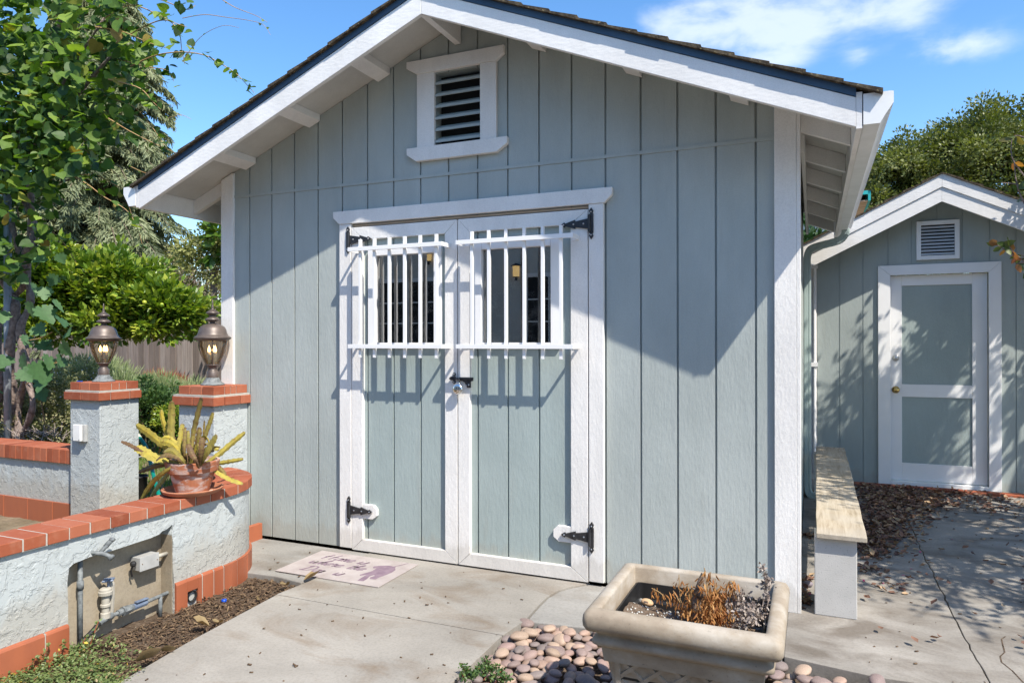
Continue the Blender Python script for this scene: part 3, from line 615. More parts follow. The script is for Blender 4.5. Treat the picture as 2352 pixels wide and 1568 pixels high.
CX, CY = .10, -.86
def ringseg(mb, r0, r1, a0, a1, z0, z1, n=1, m=0):
    for k in range(n):
        t0, t1 = a0+(a1-a0)*k/n, a0+(a1-a0)*(k+1)/n
        mb.prism([(CX+r0*math.cos(t0),CY+r0*math.sin(t0)),(CX+r1*math.cos(t0),CY+r1*math.sin(t0)),(CX+r1*math.cos(t1),CY+r1*math.sin(t1)),(CX+r0*math.cos(t1),CY+r0*math.sin(t1))], 'z', z0, z1, m)
# smooth curved part: one polygon ring
AN = 28; ang = [R(90)*k/AN for k in range(AN+1)]
q.prism([(CX+.518*math.cos(a),CY+.518*math.sin(a)) for a in ang]+[(CX+.34*math.cos(a),CY+.34*math.sin(a)) for a in ang[::-1]], 'z', -.1, .496)
stc = obj('wall_body', q, M['stucco'], gw)
# coping bricks
q = MB(); y = -.862
mo = MB(); mo.box(.432, .6325, -3.6, -.862, .4965, .5495)
while y > -3.6:
    j = random.uniform(-.003,.003); q.box(.424+j, .637+j, y-.0935, y, .4985, .552+random.uniform(-.001,.0015)); y -= .101
n = 7; da = R(88)/n
for k in range(n): ringseg(q, .324, .537, k*da+R(.9), (k+1)*da-R(.3), .4985, .552+random.uniform(-.001,.0015))
for k in range(12): ringseg(mo, .332, .5325, k*R(88)/12, (k+1)*R(88)/12, .4965, .5495)
brickobj('brick_coping', q, M['brick'], gw); obj('coping_mortar', mo, M['mortar'], gw)
# base tiles
q = MB(); mo = MB()
def tilepoly(z1=.115): return [(FX+.001,-.1),(FX+.017,-.1),(FX+.017,z1-.014),(FX+.012,z1-.004),(FX+.001,z1)]
def tl(y0, y1): q.prism(tilepoly(), 'y', y0, y1)
tl(-1.870,-1.767); tl(-2.185,-1.877); tl(-2.50,-2.192); tl(-2.82,-2.51); tl(-3.14,-2.83); tl(-3.46,-3.15)
# tile with the drain hole
tl(-1.187,-1.115)
q.prism([(FX+.001,.045),(FX+.017,.045),(FX+.017,.101),(FX+.012,.111),(FX+.001,.115)], 'y', -1.1145, -1.045)
tl(-1.0445,-1.018); tl(-1.010,-.937); tl(-.930,-.864)
nn = len(q.v)
for k in range(7):
    a0, a1 = R(.6)+k*R(89)/7, (k+1)*R(89)/7-R(.6)
    for (r0, r1, z0, z1) in ((.519,.535,-.1,.112),):
        ringseg(q, r0, r1, a0, (a0+a1)/2, z0, z1); ringseg(q, r0, r1, (a0+a1)/2, a1, z0, z1)
q.box(.10,.135,-.32,-.022,-.1,.108)
rn = RNG.random(len(q.v)); rn = np.where(rn > 2, rn, .5+.5*np.sin(np.array([v[1]*37+v[0]*11 for v in q.v]).round(0)))
obj('base_tiles', q, M['tile'], gw, bevel=.002, rnd=rn.tolist())
mo.box(FX+.001,FX+.012,-3.46,-1.768,-.1,.11); mo.box(FX+.001,FX+.012,-1.044,-.864,-.1,.11)
for k in range(14): ringseg(mo, .5185, .528, k*R(89)/14, (k+1)*R(89)/14, -.1, .108)
obj('tile_mortar', mo, M['mortar'], gw)
q = MB(); q.box(.5352,.5375,-1.770,-1.185,-.1,.44); q.box(.5376,.6175,-1.2022,-1.1985,-.1,.372); obj('recess_lining', q, M['alcove'], gw)
q = MB(); n = 18
q.lathe([(.030,0),(.030,.05),(.026,.05),(.026,0),(0,0)], (0,0,0), n); q.v = [(FX-.035+c_, -1.080+a, .012+b_) for a, b_, c_ in q.v]; dp = obj('drain_pipe', q, M['blackplastic'], gw)
# plumbing: one assembly
pb_ = thing('irrigation_valve', 'galvanised pipe with grey plastic anti-siphon valve in the wall recess', 'valve', (.59,-1.5,0))
q = MB()
q.tube([(.585,-1.145,.066),(.590,-1.26,.064),(.592,-1.40,.060),(.592,-1.54,.062)], .0095, 10); q.tube([(.590,-1.250,.062),(.590,-1.250,-.05)], .010, 8)
q.tube([(.592,-1.54,.062),(.600,-1.60,.052)], .015, 10); q.tube([(.592,-1.36,.061),(.592,-1.375,.061)], .016, 8); q.tube([(.592,-1.555,.06),(.592,-1.525,.062)], .017, 10)
obj('supply_pipe', q, M['galv'], pb_, smooth=True)
q = MB(); q.tube([(.592,-1.470,.061),(.592,-1.462,.061)], .024, 8); q.tube([(.592,-1.462,.061),(.592,-1.432,.061)], .021, 6); q.tube([(.592,-1.495,.061),(.592,-1.471,.061)], .016, 10); q.tube([(.592,-1.432,.061),(.592,-1.415,.061)], .019, 10)
obj('union_fitting', q, M['galv'], pb_)
q = MB(); q.tube([(.592,-1.41,.061),(.592,-1.335,.062)], .0165, 10); q.tube([(.596,-1.37,.061),(.604,-1.37,.080)], .006, 6)
q.box(.590,.612,-1.405,-1.335,.080,.088)
obj('ball_valve', q, M['bluegrey'], pb_, bevel=.003)
q = MB(); q.lathe([(.0,.0),(.022,0),(.022,.025),(.017,.028),(.017,.05),(.023,.056),(.023,.066),(.018,.070),(.018,.108),(.019,.110),(.031,.113),(.032,.128),(.028,.131),(.027,.140),(.018,.146),(0,.147)], (.592,-1.560,.062), 20)
obj('valve_body', q, M['pvc'], pb_, smooth=False)
q = MB(); q.lathe([(.006,0),(.006,.03)], (.592,-1.545,.208), 8, cap=True); q.ball((.592,-1.545,.240), (.012,.036,.009), 12); q.ball((.592,-1.545,.240), (.033,.014,.009), 12)
obj('valve_handle', q, M['bluegrey'], pb_)
q = MB(); q.lathe([(.010,0),(.012,.03),(.016,.09),(.016,.15),(.010,.165)], (.585,-1.525,.062), 10, cap=True); obj('valve_outlet', q, M['pvc'], pb_)
q = MB(); q.tube(smoothpath([(.600,-1.60,.052),(.606,-1.635,.030),(.612,-1.70,-.004),(.625,-1.78,-.06)]), .012, 10); obj('black_poly_pipe', q, M['blackplastic'], pb_, smooth=True)
q = MB(); q.tube([(.578,-1.677,.376),(.578,-1.677,-.06)], .0110, 10); q.tube([(.578,-1.677,.275),(.578,-1.677,.235)], .0150, 10)
o = obj('riser_pipe', q, M['galv'], smooth=True); tag(o, 'upright grey metal pipe at the left end of the wall recess', 'pipe')
cb = thing('junction_box', 'grey electrical box with two rusty screws inside the wall recess', 'electrical box', (.59,-1.33,.26))
q = MB(); q.box(.538,.606,-1.385,-1.276,.234,.301); obj('box_body', q, M['greybox'], cb, bevel=.002)
q = MB(); q.box(.6065,.610,-1.387,-1.274,.232,.303); q.ball((.6105,-1.372,.268), .0035, 6, 1); q.ball((.6105,-1.285,.268), .0035, 6, 1); obj('box_cover', q, [M['greybox'], M['bark']], cb, bevel=.001)
q = MB(); q.tube([(.580,-1.276,.272),(.580,-1.200,.272)], .0105, 10); obj('conduit', q, M['pvc'], cb, smooth=True)
q = MB(); q.ball((.585,-1.405,.275), .016, 10); q.tube([(.585,-1.405,.275),(.575,-1.41,.24),(.57,-1.40,.21)], .005, 6); obj('cable_gland', q, M['blackplastic'], cb)
hb_ = thing('hose_bibb', 'small corroded garden tap sticking out of the stucco above the recess', 'tap', (.62,-1.64,.40))
q = MB(); q.tube(smoothpath([(.612,-1.645,.402),(.640,-1.640,.402),(.672,-1.628,.398),(.700,-1.615,.385)]), [.009]*6+[.011]*6+[.010]*6+[.011], 10); q.tube([(.700,-1.615,.385),(.710,-1.612,.378)], .015, 10); q.tube([(.655,-1.632,.405),(.668,-1.600,.440)], .010, 8); obj('tap_body', q, M['galv'], hb_, smooth=True)
q = MB(); q.tube([(.660,-1.612,.425),(.672,-1.590,.452)], .012, 8); q.ball((.674,-1.587,.455), (.014,.016,.012), 8); obj('tap_handle', q, M['galv'], hb_, smooth=True)
q = MB(); q.lathe([(.0135,0),(.0135,.012),(0,.013)], (.76,-.985,-.030), 14); q.add([], []); tag(obj('bottle_cap', q, M['blue'], smooth=True), 'bright blue plastic bottle cap lying on the bark mulch', 'bottle cap')
# pillars
def pillar(x0, x1, y0, y1, label):
    p = thing('gate_pillar', label, 'pillar', ((x0+x1)/2,(y0+y1)/2,0), 'stucco gate pillars with brick caps')
    q = MB(); q.box(x0,x1,y0,y1,-.1,.953); obj('shaft', q, M['stucco'], p, bevel=.006)
    q = MB()
    def course(a0,a1,b0,b1,z0,z1,nx,ny,sh):
        w_ = .095
        def run(lo, hi, n, f, off):
            e = [lo]+[lo+(hi-lo)*(i+off)/n for i in range(1 if off == 0 else 0, n) if lo+.03 < lo+(hi-lo)*(i+off)/n < hi-.03]+[hi]
            for a, b_ in zip(e[:-1], e[1:]): f(a+.004 if a != lo else a, b_-.004 if b_ != hi else b_)
        run(a0, a1, nx, lambda a, b_: (q.box(a,b_,b0,b0+w_,z0,z1), q.box(a,b_,b1-w_,b1,z0,z1)), sh)
        run(b0+w_+.008, b1-w_-.008, ny, lambda a, b_: (q.box(a0,a0+w_,a,b_,z0,z1), q.box(a1-w_,a1,a,b_,z0,z1)), 0)
    course(x0-.03,x1+.03,y0-.03,y1+.0,.955,1.014,2,1,0.0)
    course(x0+.0,x1-.0,y0+.0,y1-.005,1.028,1.086,3,2,0.0)
    brickobj('brick_cap', q, M['brick'], p)
    q = MB(); q.box(x0-.020,x1+.020,y0-.020,y1-.008,.9535,1.0135); q.box(x0-.024,x1+.024,y0-.024,y1-.008,1.0136,1.0275); q.box(x0+.008,x1-.008,y0+.008,y1-.012,1.0276,1.080); obj('cap_mortar', q, M['mortar'], p)
    return p
P1 = pillar(-1.500,-1.168,-.300,.03, 'stucco gate pillar with an outlet box, further from the shed')
P2 = pillar(-.347,-.019,-.312,-.002, 'stucco gate pillar standing right against the shed wall')
q = MB(); q.box(-1.395,-1.300,-.327,-.3005,.642,.770); ob = obj('outlet_box', q, M['greybox'], bevel=.003); ob.name = 'outlet_box'
tag(ob, 'grey weatherproof outlet cover on the pillar face', 'outlet box')
q = MB(); q.box(-1.402,-1.320,-.348,-.3275,.648,.772); obj('cover', q, M['gutter'], ob, bevel=.004)
q = MB(); q.ball((-1.330,-.349,.66), .004, 6); obj('cover_screw', q, M['ironblack'], ob)
# lanterns
def lantern(cx, cy, label):
    t_ = thing('pillar_lantern', label, 'lantern', (cx,cy,1.086), 'bronze lanterns on the gate pillars')
    c = (cx,cy,1.086)
    q = MB(); q.lathe([(.0,.001),(.080,.001),(.080,.006),(.073,.012),(.062,.018),(.056,.030),(.045,.044),(.042,.052),(.0,.053)], c, 28); obj('base', q, M['galv'], t_, smooth=True)
    q = MB(); q.lathe([(.040,.053),(.040,.095),(.036,.100),(.030,.104),(.030,.128),(.034,.130),(.036,.136),(.048,.141),(.048,.147),(.0,.147)], c, 28); obj('neck', q, M['bronze'], t_, smooth=True)
    q = MB(); q.lathe([(.046,.148),(.058,.170),(.074,.205),(.087,.240),(.096,.280),(.100,.312)], c, 28); obj('glass', q, M['lampglass'], t_, smooth=True)
    q = MB()
    for k in range(6):
        a = 2*PI*k/6+.3; q.tube([(cx+r*math.cos(a),cy+r*math.sin(a),1.086+z) for r, z in ((.047,.147),(.060,.172),(.076,.205),(.089,.240),(.098,.280),(.102,.314))], .0035, 6)
    obj('ribs', q, M['bronze'], t_)
    q = MB(); q.lathe([(.0,.312),(.098,.312),(.108,.316),(.122,.330),(.126,.337),(.118,.342),(.104,.352),(.096,.370),(.090,.395),(.078,.415),(.055,.428),(.030,.434),(.018,.440),(.016,.447),(.026,.452),(.048,.460),(.050,.466),(.036,.478),(.022,.486),(.020,.492),(.030,.500),(.044,.508),(.044,.514),(.030,.526),(.014,.536),(.008,.544),(.010,.552),(.007,.560),(.004,.575),(.006,.582),(.002,.605),(0,.607)], c, 32)
    obj('roof', q, M['bronze'], t_, smooth=True)
    q = MB(); e = MB()
    for k in range(3):
        a = 2*PI*k/3-.5; x, y = cx+.024*math.cos(a), cy+.024*math.sin(a)
        q.lathe([(.009,.0),(.009,.045),(.013,.048),(.014,.070),(.009,.082),(0,.082)], (x,y,1.236), 12)
        e.lathe([(.0085,.0),(.011,.012),(.009,.026),(.004,.042),(0,.050)], (x,y,1.320), 12)
    obj('bulb_sockets', q, M['bulbbase'], t_, smooth=True); obj('bulbs', e, M['flame'], t_, smooth=True)
    return t_
lantern(-1.336,-.145,'bronze urn lantern glowing on the farther pillar, beside a blue strip')
lantern(-.200,-.150,'bronze urn lantern on the pillar touching the shed')
q = MB(); q.box(-1.47,-1.41,-.27,-.262,1.088,1.096); tag(obj('blue_clip', q, M['blue'], bevel=.002), 'small bright blue plastic strip beside the lantern base', 'clip')
# back low wall
bw = thing('low_wall', 'short stucco wall with upright brick coping left of the pillar', 'wall', (-3,-.1,0))
q = MB(); q.box(-6.5,-1.501,-.205,.0,-.1,.437); obj('wall_body', q, M['stucco'], bw)
q = MB(); x = -1.502
while x > -6.4: q.box(x-.068, x, -.232+random.uniform(-.002,.002), .015, .4395, .549+random.uniform(-.0015,.0015)); x -= .0765
brickobj('brick_coping', q, M['brick'], bw)
q = MB(); q.box(-6.4,-1.503,-.222,.005,.4385,.541); obj('coping_mortar', q, M['mortar'], bw)
q = MB(); x = -1.52
while x > -6.2: q.box(x-.30, x, -.222, -.206, -.08, .125); x -= .308
brickobj('base_tiles', q, M['tile'], bw)
# ================================================================== POT WITH CACTUS
pcx, pcy = .560, -1.015
q = MB(); q.lathe([(0,0),(.125,0),(.150,.012),(.158,.026),(.160,.030),(.152,.032),(.146,.026),(.130,.012),(0,.010)], (pcx,pcy,.5535), 36); tag(obj('saucer', q, M['saucer'], smooth=True), 'round terracotta saucer on the curved brick coping, under the pot', 'saucer')
pc = thing('potted_cactus', 'lime-stained terracotta pot of yellowed flat-stemmed cactus on the coping', 'potted plant', (pcx,pcy,.566))
q = MB(); q.lathe([(0,0),(.085,0),(.088,.004),(.118,.110),(.132,.112),(.142,.165),(.140,.170),(.128,.170),(.122,.140),(0,.138)], (pcx,pcy,.5665), 40); q.v = [(x,y,z) for x,y,z in q.v]; obj('pot', q, M['pot'], pc, smooth=False)
q = MB(); q.lathe([(0,0),(.121,0)], (pcx,pcy,.708), 24); obj('soil', q, M['soil'], pc)
def z6(x, y, Y):  # reference grid used while measuring the plant, placed on the vertical plane Y
    return at((400+x/2.613)/1.7415, (1500+y/2.613)/1.7415, Y)
stems = [ # control points (x,y,dY) from base to tip, width (m), colour
 ([(800,950,.02),(760,800,.05),(742,600,.06),(747,400,.06),(752,262,.05)], .052, .55),
 ([(800,940,.05),(735,760,.09),(690,580,.10),(650,440,.10),(640,350,.10)], .036, .95),
 ([(860,930,.0),(780,800,-.02),(640,700,-.03),(500,590,-.03),(380,510,-.02)], .058, .92),
 ([(830,960,-.05),(700,900,-.10),(560,850,-.12),(430,770,-.12),(370,740,-.12)], .062, .8),
 ([(580,860,-.12),(480,800,-.12),(360,745,-.13),(290,710,-.13),(225,682,-.13)], .028, .05),
 ([(820,950,-.04),(720,930,-.08),(600,935,-.10),(500,965,-.10),(405,1003,-.10)], .034, .15),
 ([(850,950,-.06),(780,940,-.12),(660,1010,-.15),(540,1120,-.15),(430,1290,-.14)], .034, .6),
 ([(830,960,-.03),(740,990,-.05),(660,1080,-.06),(600,1160,-.06),(530,1262,-.05)], .042, .55),
 ([(950,950,.0),(955,800,.02),(975,600,.03),(1020,400,.02),(1062,225,.0)], .040, .42),
 ([(1020,950,.03),(1060,780,.06),(1100,620,.07),(1150,480,.07),(1182,380,.07)], .030, .5),
 ([(1010,960,-.03),(1060,900,-.06),(1110,800,-.08),(1170,700,-.08),(1220,620,-.08)], .058, .62),
 ([(1050,960,.02),(1130,900,.08),(1250,810,.15),(1390,690,.24),(1515,590,.32)], .050, .7),
 ([(1050,950,.02),(1150,918,.08),(1270,905,.14),(1390,885,.20),(1495,868,.26)], .034, .66),
 ([(1060,950,-.0),(1150,960,.04),(1260,1030,.08),(1380,1090,.13),(1492,1125,.18)], .040, .75),
 ([(1060,950,.04),(1160,930,.08),(1230,950,.12),(1280,1000,.14),(1310,1040,.15)], .034, .3),
 ([(870,960,-.02),(845,860,-.05),(835,740,-.06),(850,600,-.05),(862,498,-.04)], .040, .65),
 ([(930,960,-.04),(935,860,-.07),(925,760,-.08),(918,660,-.08),(920,566,-.07)], .032, .5),
 ([(900,960,-.06),(885,850,-.09),(880,740,-.10),(885,620,-.09),(890,538,-.08)], .022, .3),
 ([(990,960,.0),(1000,850,.0),(1015,740,0),(1030,640,0),(1040,535,0)], .040, .28),
 ([(1040,950,-.06),(1050,860,-.09),(1058,780,-.10),(1062,700,-.10),(1070,640,-.09)], .036, .12),
 ([(1030,950,-.08),(1000,880,-.12),(960,820,-.13),(935,760,-.13),(918,712,-.12)], .036, .05),
 ([(900,950,-.05),(820,790,-.08),(760,715,-.09),(700,690,-.09),(635,680,-.09)], .042, .88),
 ([(920,960,-.09),(860,880,-.13),(800,820,-.14),(745,780,-.14),(665,800,-.13)], .050, .58),
 ([(900,960,-.10),(830,860,-.14),(720,825,-.15),(640,840,-.15),(590,880,-.15)], .038, .2),
 ([(880,960,-.08),(820,920,-.11),(780,905,-.12),(750,900,-.12),(720,890,-.12)], .034, .5),
 ([(960,960,-.03),(985,900,-.05),(1010,860,-.06),(1030,780,-.06),(1020,700,-.06)], .034, .45),
 ([(1000,950,.04),(1050,820,.08),(1080,700,.09),(1085,580,.09),(1090,465,.09)], .016, .35),
 ([(830,940,.02),(790,880,.02),(720,870,.0),(640,830,0),(560,820,0)], .026, .72),
 ([(1010,960,.02),(1090,860,.03),(1150,790,.03),(1200,740,.03),(1255,745,.03)], .022, .6),
]
sm = list(stems)
for _ in range(11):
    a = random.choice((-1,1))*random.uniform(.35,1); h = random.uniform(230,400); y_ = random.uniform(-.05,.10); x0 = 930+50*a; w2 = random.uniform(.026,.042)
    sm.append(([(x0,950,y_),(x0+a*h*.25,950-h*.45,y_*1.3),(x0+a*h*.55,950-h*.72,y_*1.6),(x0+a*h*.85,950-h*.78,y_*1.8),(x0+a*h*1.08,950-h*random.uniform(.45,.75),y_*2)], w2, random.choice((.35,.55,.7,.85,.9))))
for _ in range(16):
    a = random.uniform(-1,1); x0 = 930+60*a; h = random.uniform(110,260); y_ = random.uniform(-.07,.07)
    sm.append(([(x0,965,y_),(x0+a*h*.2,965-h*.35,y_*1.2),(x0+a*h*.45,965-h*.65,y_*1.4),(x0+a*h*.7,965-h*.85,y_*1.6),(x0+a*h*.95,965-h,y_*1.8)], random.uniform(.018,.036), random.choice((.05,.12,.3,.45,.6))))
for pts, wd, colr in sm:
    P = smoothpath([z6(x, y, pcy+dy) for x, y, dy in pts], 7); n = len(P); q = MB(); rn = []
    side0 = None
    for i, p in enumerate(P):
        tn = (P[min(i+1,n-1)]-P[max(i-1,0)]).normalized()
        view = (CAM-p).normalized(); tw = Vector((random.uniform(-.1,.1),random.uniform(-.1,.1),random.uniform(-.1,.1)))
        s0 = tn.cross(view).normalized() if side0 is None else (side0-tn*side0.dot(tn)).normalized()
        if side0 is None:
            s0 = (Matrix.Rotation(random.uniform(-.7,.7), 3, tn) @ s0)
        side0 = s0; nr = tn.cross(s0).normalized()
        f = i/(n-1); prof = (.35+1.3*f if f < .5 else 1.0)*math.sqrt(max(0, 1-((f-.55)/.47)**4)) if f > .55 else min(1, .35+1.3*f)
        wv = wd*.42*max(.05, prof)*(1.0+(.14 if i % 3 == 0 else -.08)); th = .0022
        q.v += [tuple(p-s0*wv), tuple(p+nr*th*2.0), tuple(p+s0*wv), tuple(p-nr*th*2.0)]
        cc = max(0, min(1, colr+random.uniform(-.10,.10)-(.25 if f > .96 else 0))); rn += [cc-.18, cc+.12, cc-.18, cc+.05]
    for i in range(n-1):
        for j in range(4): q.f.append((i*4+j, i*4+(j+1)%4, (i+1)*4+(j+1)%4, (i+1)*4+j))
    q.f += [(0,1,2,3), (4*n-4,4*n-3,4*n-2,4*n-1)]; q.m = [0]*len(q.f)
    st = obj('stem', q, M['cactus'], pc, rnd=[min(1,max(0,r)) for r in rn])
# ================================================================== DOORMAT
mt = thing('doormat', 'pale mat printed "Home is where the Dog is" with a mauve dog', 'doormat', (1.1,-.33,0))
q = MB(); q.box(.728,1.470,-.552,-.112,.0015,.0065); obj('mat', q, M['mat'], mt, bevel=.001)
GL = {  # stroke letters, x-height .5, ascender 1
 'H': [[(.10,.95),(.05,.5),(.0,.0)],[(.62,1.0),(.55,.5),(.50,.02)],[(-.12,.42),(.2,.55),(.55,.52),(.72,.60)]],
 'o': [[(.30,.48),(.12,.42),(.03,.22),(.12,.03),(.28,.05),(.38,.25),(.30,.48),(.48,.42)]],
 'm': [[(.0,.45),(.05,.3),(.02,.0)],[(.04,.3),(.18,.5),(.24,.35),(.20,.0)],[(.24,.3),(.38,.5),(.44,.35),(.40,.04),(.52,.08)]],
 'e': [[(.02,.22),(.22,.28),(.32,.40),(.22,.50),(.06,.38),(.03,.15),(.15,.0),(.40,.12)]],
 'i': [[(.08,.48),(.04,.15),(.10,.0),(.24,.10)],[(.12,.68),(.13,.70)]],
 's': [[(.0,.05),(.15,.25),(.28,.50),(.26,.25),(.24,.05),(.08,-.02),(.0,.08)]],
 'w': [[(.0,.48),(.02,.12),(.12,.0),(.24,.2),(.28,.48)],[(.28,.48),(.28,.12),(.38,.0),(.50,.2),(.50,.48),(.62,.42)]],
 'h': [[(.0,.3),(.18,.75),(.16,1.0),(.08,.85),(.04,.4),(.02,.0)],[(.04,.25),(.18,.48),(.26,.35),(.22,.04),(.36,.10)]],
 'r': [[(.0,.35),(.08,.52),(.14,.44),(.24,.46),(.20,.2),(.22,.02),(.36,.12)]],
 't': [[(.14,.85),(.08,.4),(.08,.08),(.16,.0),(.28,.10)],[(-.04,.58),(.28,.62)]],
 'D': [[(.12,.92),(.08,.5),(.04,.04)],[(-.12,.80),(.15,1.0),(.50,.88),(.62,.50),(.42,.10),(.0,.0),(-.10,.08)]],
 'g': [[(.30,.46),(.12,.44),(.04,.22),(.14,.06),(.28,.2),(.32,.46),(.28,-.1),(.16,-.42),(.0,-.40),(.06,-.2),(.42,.08)]],
}
AD = {'H':.82,'o':.42,'m':.56,'e':.38,'i':.24,'s':.36,'w':.62,'h':.36,'r':.32,'t':.28,'D':.78,'g':.44,' ':.42}
def script(q, text, x0, x1, yb, h):
    tot = sum(AD[c] for c in text); sx = (x1-x0)/tot; x = 0
    for c in text:
        for stx in GL.get(c, []):
            pts = smoothpath([((x+a+.28*b_)*sx+x0, yb+b_*h, 0) for a, b_ in stx], 5); n = len(pts)
            L = []
            for i, p in enumerate(pts):
                d = (pts[min(i+1,n-1)]-pts[max(i-1,0)]); d = d.normalized() if d.length > 1e-7 else Vector((1,0,0))
                wd = .0034+.0038*abs(d.y); nn_ = Vector((-d.y,d.x,0)); L.append((p-nn_*wd, p+nn_*wd))
            o = len(q.v)
            for a, b_ in L: q.v += [(a.x,a.y,.0072),(b_.x,b_.y,.0072)]
            for i in range(n-1): q.f.append((o+2*i,o+2*i+1,o+2*i+3,o+2*i+2)); q.m.append(0)
        x += AD[c]
q = MB(); script(q, 'Home is', .835, 1.165, -.252, .098); script(q, 'where the', .815, 1.215, -.356, .092); script(q, 'Dog  is', .862, 1.150, -.482, .092)
obj('lettering', q, M['matprint'], mt, recalc=False)
dog = [(1.400,-.122),(1.386,-.150),(1.362,-.195),(1.350,-.213),(1.330,-.206),(1.300,-.213),(1.272,-.228),(1.240,-.256),(1.243,-.275),(1.258,-.290),(1.272,-.276),(1.276,-.300),(1.279,-.330),(1.268,-.370),(1.250,-.418),(1.262,-.436),(1.289,-.404),(1.289,-.424),(1.292,-.470),(1.298,-.512),(1.336,-.505),(1.334,-.462),(1.322,-.425),(1.330,-.392),(1.345,-.400),(1.334,-.437),(1.350,-.460),(1.386,-.452),(1.384,-.420),(1.398,-.360),(1.404,-.310),(1.398,-.262),(1.374,-.228),(1.366,-.205),(1.390,-.160),(1.406,-.122)]
q = MB(); q.v = [(x,y,.0074) for x, y in dog]; q.f = [tuple(range(len(dog)))]; q.m = [0]; obj('dog_print', q, M['matprint'], mt, recalc=False)
# ================================================================== BENCH
bn = thing('plank_bench', 'rough timber plank resting on a concrete block beside the shed corner', 'bench', (3.85,1.5,0))
q = MB(); nseg = 24
for i in range(nseg+1):
    y = -.035+3.20*i/nseg; f = i/nseg; z = .398+.018*math.sin(f*3.1); jx = random.uniform(-.0025,.0025)
    q.v += [(3.743+jx+.012*f,y,z),(3.972+jx+.018*f,y,z),(3.972+jx+.018*f,y,z+.024),(3.743+jx+.012*f,y,z+.026)]
for i in range(nseg):
    for j in range(4): q.f.append((i*4+j,i*4+(j+1)%4,(i+1)*4+(j+1)%4,(i+1)*4+j))
q.f += [(0,1,2,3),(4*nseg,4*nseg+1,4*nseg+2,4*nseg+3)]; q.m = [0]*len(q.f)
obj('seat', q, M['plank'], bn, bevel=.003)
for y in (0.0, 2.75):
    q = MB(); zt = .396 if y < 1 else .405; q.box(3.735,3.930,y,y+.195,.0+(.034 if y > 1 else 0),zt); obj('support_block', q, M['block'], bn, bevel=.004)
# ================================================================== PLANTER
pcx2, pcy2 = 3.350, -1.468
def rrect(hx, hy, r, n=5):
    P = []
    for sx, sy, a0 in ((1,1,0),(-1,1,90),(-1,-1,180),(1,-1,270)):
        for k in range(n+1):
            a = R(a0+90*k/n); P.append((pcx2+sx*(hx-r)+r*math.cos(a), pcy2+sy*(hy-r)+r*math.sin(a)))
    return P
ptr = thing('stone_planter', 'square cast-stone planter with rolled rim standing among the pebbles', 'planter', (pcx2,pcy2,-.03))
HX, HY = .250, .228
prof = [(-.006,.36,.004),(0,.40,.006),(0,.524,.006),(.003,.531,.008),(.014,.534,.010),(.030,.533,.014),(.043,.527,.018),(.051,.514,.022),(.053,.498,.024),(.052,.482,.024),(.044,.468,.022),(.028,.462,.018),(.016,.457,.015),(.014,.450,.014),(.022,.443,.015),(.027,.433,.016),(.026,.422,.016),(.014,.413,.014),(-.002,.406,.012),(-.008,.396,.010),(-.016,.36,.010),(-.032,.30,.010),(-.056,.18,.010),(-.075,.06,.010),(-.068,.045,.010),(-.05,.035,.010),(-.05,-.03,.010)]
q = MB(); N_ = 24
for off, z, r in prof: q.v += [(x,y,z) for x, y in rrect(HX+off, HY+off, r)]
for i in range(len(prof)-1):
    for j in range(N_): q.f.append((i*N_+j,i*N_+(j+1)%N_,(i+1)*N_+(j+1)%N_,(i+1)*N_+j))
q.m = [0]*len(q.f); obj('planter_body', q, M['planter'], ptr, smooth=True)
# relief panel with crossing bands on each side
def relief(face):
    q = MB()
    def PT(u, z, out):   # u along face, z height, out outwards
        off = np.interp(z, [-.03,.06,.18,.30,.36,.396], [-.070,-.075,-.056,-.032,-.016,-.008])
        if face == 0: return (pcx2+u, pcy2-HY-off-out, z)
        if face == 1: return (pcx2-HX-off-out, pcy2+u, z)
        if face == 2: return (pcx2+HX+off+out, pcy2+u, z)
        return (pcx2+u, pcy2+HY+off+out, z)
    def bar(a, b_, w_, h):
        a = Vector(a); b_ = Vector(b_); d = (b_-a).normalized(); n_ = Vector((-d.y,d.x))*w_/2; K = 4
        vs = []
        for k in range(K+1):
            p = a+(b_-a)*k/K
            for o_, hh in ((-n_,-.004),(-n_*.75,h),(n_*.75,h),(n_,-.004)): c_ = p+o_; vs.append(PT(c_.x, c_.y, hh))
        fs = [(k*4+j,k*4+j+1,k*4+5+j,k*4+4+j) for k in range(K) for j in range(3)]
        q.add(vs, fs)
    W_ = (HX if face in (0,3) else HY)
    u0, u1, z0, z1 = -W_+.050, W_-.050, .09, .368
    for a, b_ in (((u0,z0),(u0,z1)),((u1,z0),(u1,z1)),((u0,z0),(u1,z0)),((u0,z1),(u1,z1))): bar(a, b_, .020, .009)
    st = .082
    for k in range(-6, 12):
        for sgn in (1,-1):
            # clip diagonal lines to the panel
            x_ = u0+k*st; pa = (x_, z0) ; pts = []
            for t_ in np.linspace(0, .278, 28):
                xx = x_+sgn*t_*1.15
                if u0 < xx < u1: pts.append((xx, z0+t_))
            if len(pts) > 2: bar(pts[0], pts[-1], .017, .007 if sgn > 0 else .005)
    return q
for fc in range(4): obj('relief_panel', relief(fc), M['planter'], ptr, recalc=False)
q = MB(); HLX, HLY = HX-.012, HY-.012
for off, z in ((0,.470),(0,.478),(-.006,.478),(-.008,.42),(-.014,.41),(-.018,.30)): q.v += [(x,y,z) for x, y in rrect(HLX+off, HLY+off, .02)]
for i in range(5):
    for j in range(N_): q.f.append((i*N_+j,i*N_+(j+1)%N_,(i+1)*N_+(j+1)%N_,(i+1)*N_+j))
q.m = [0]*len(q.f); obj('pot_liner', q, M['blackplastic'], ptr, smooth=False)
from mathutils import noise as mn
q = MB(); nx = 40
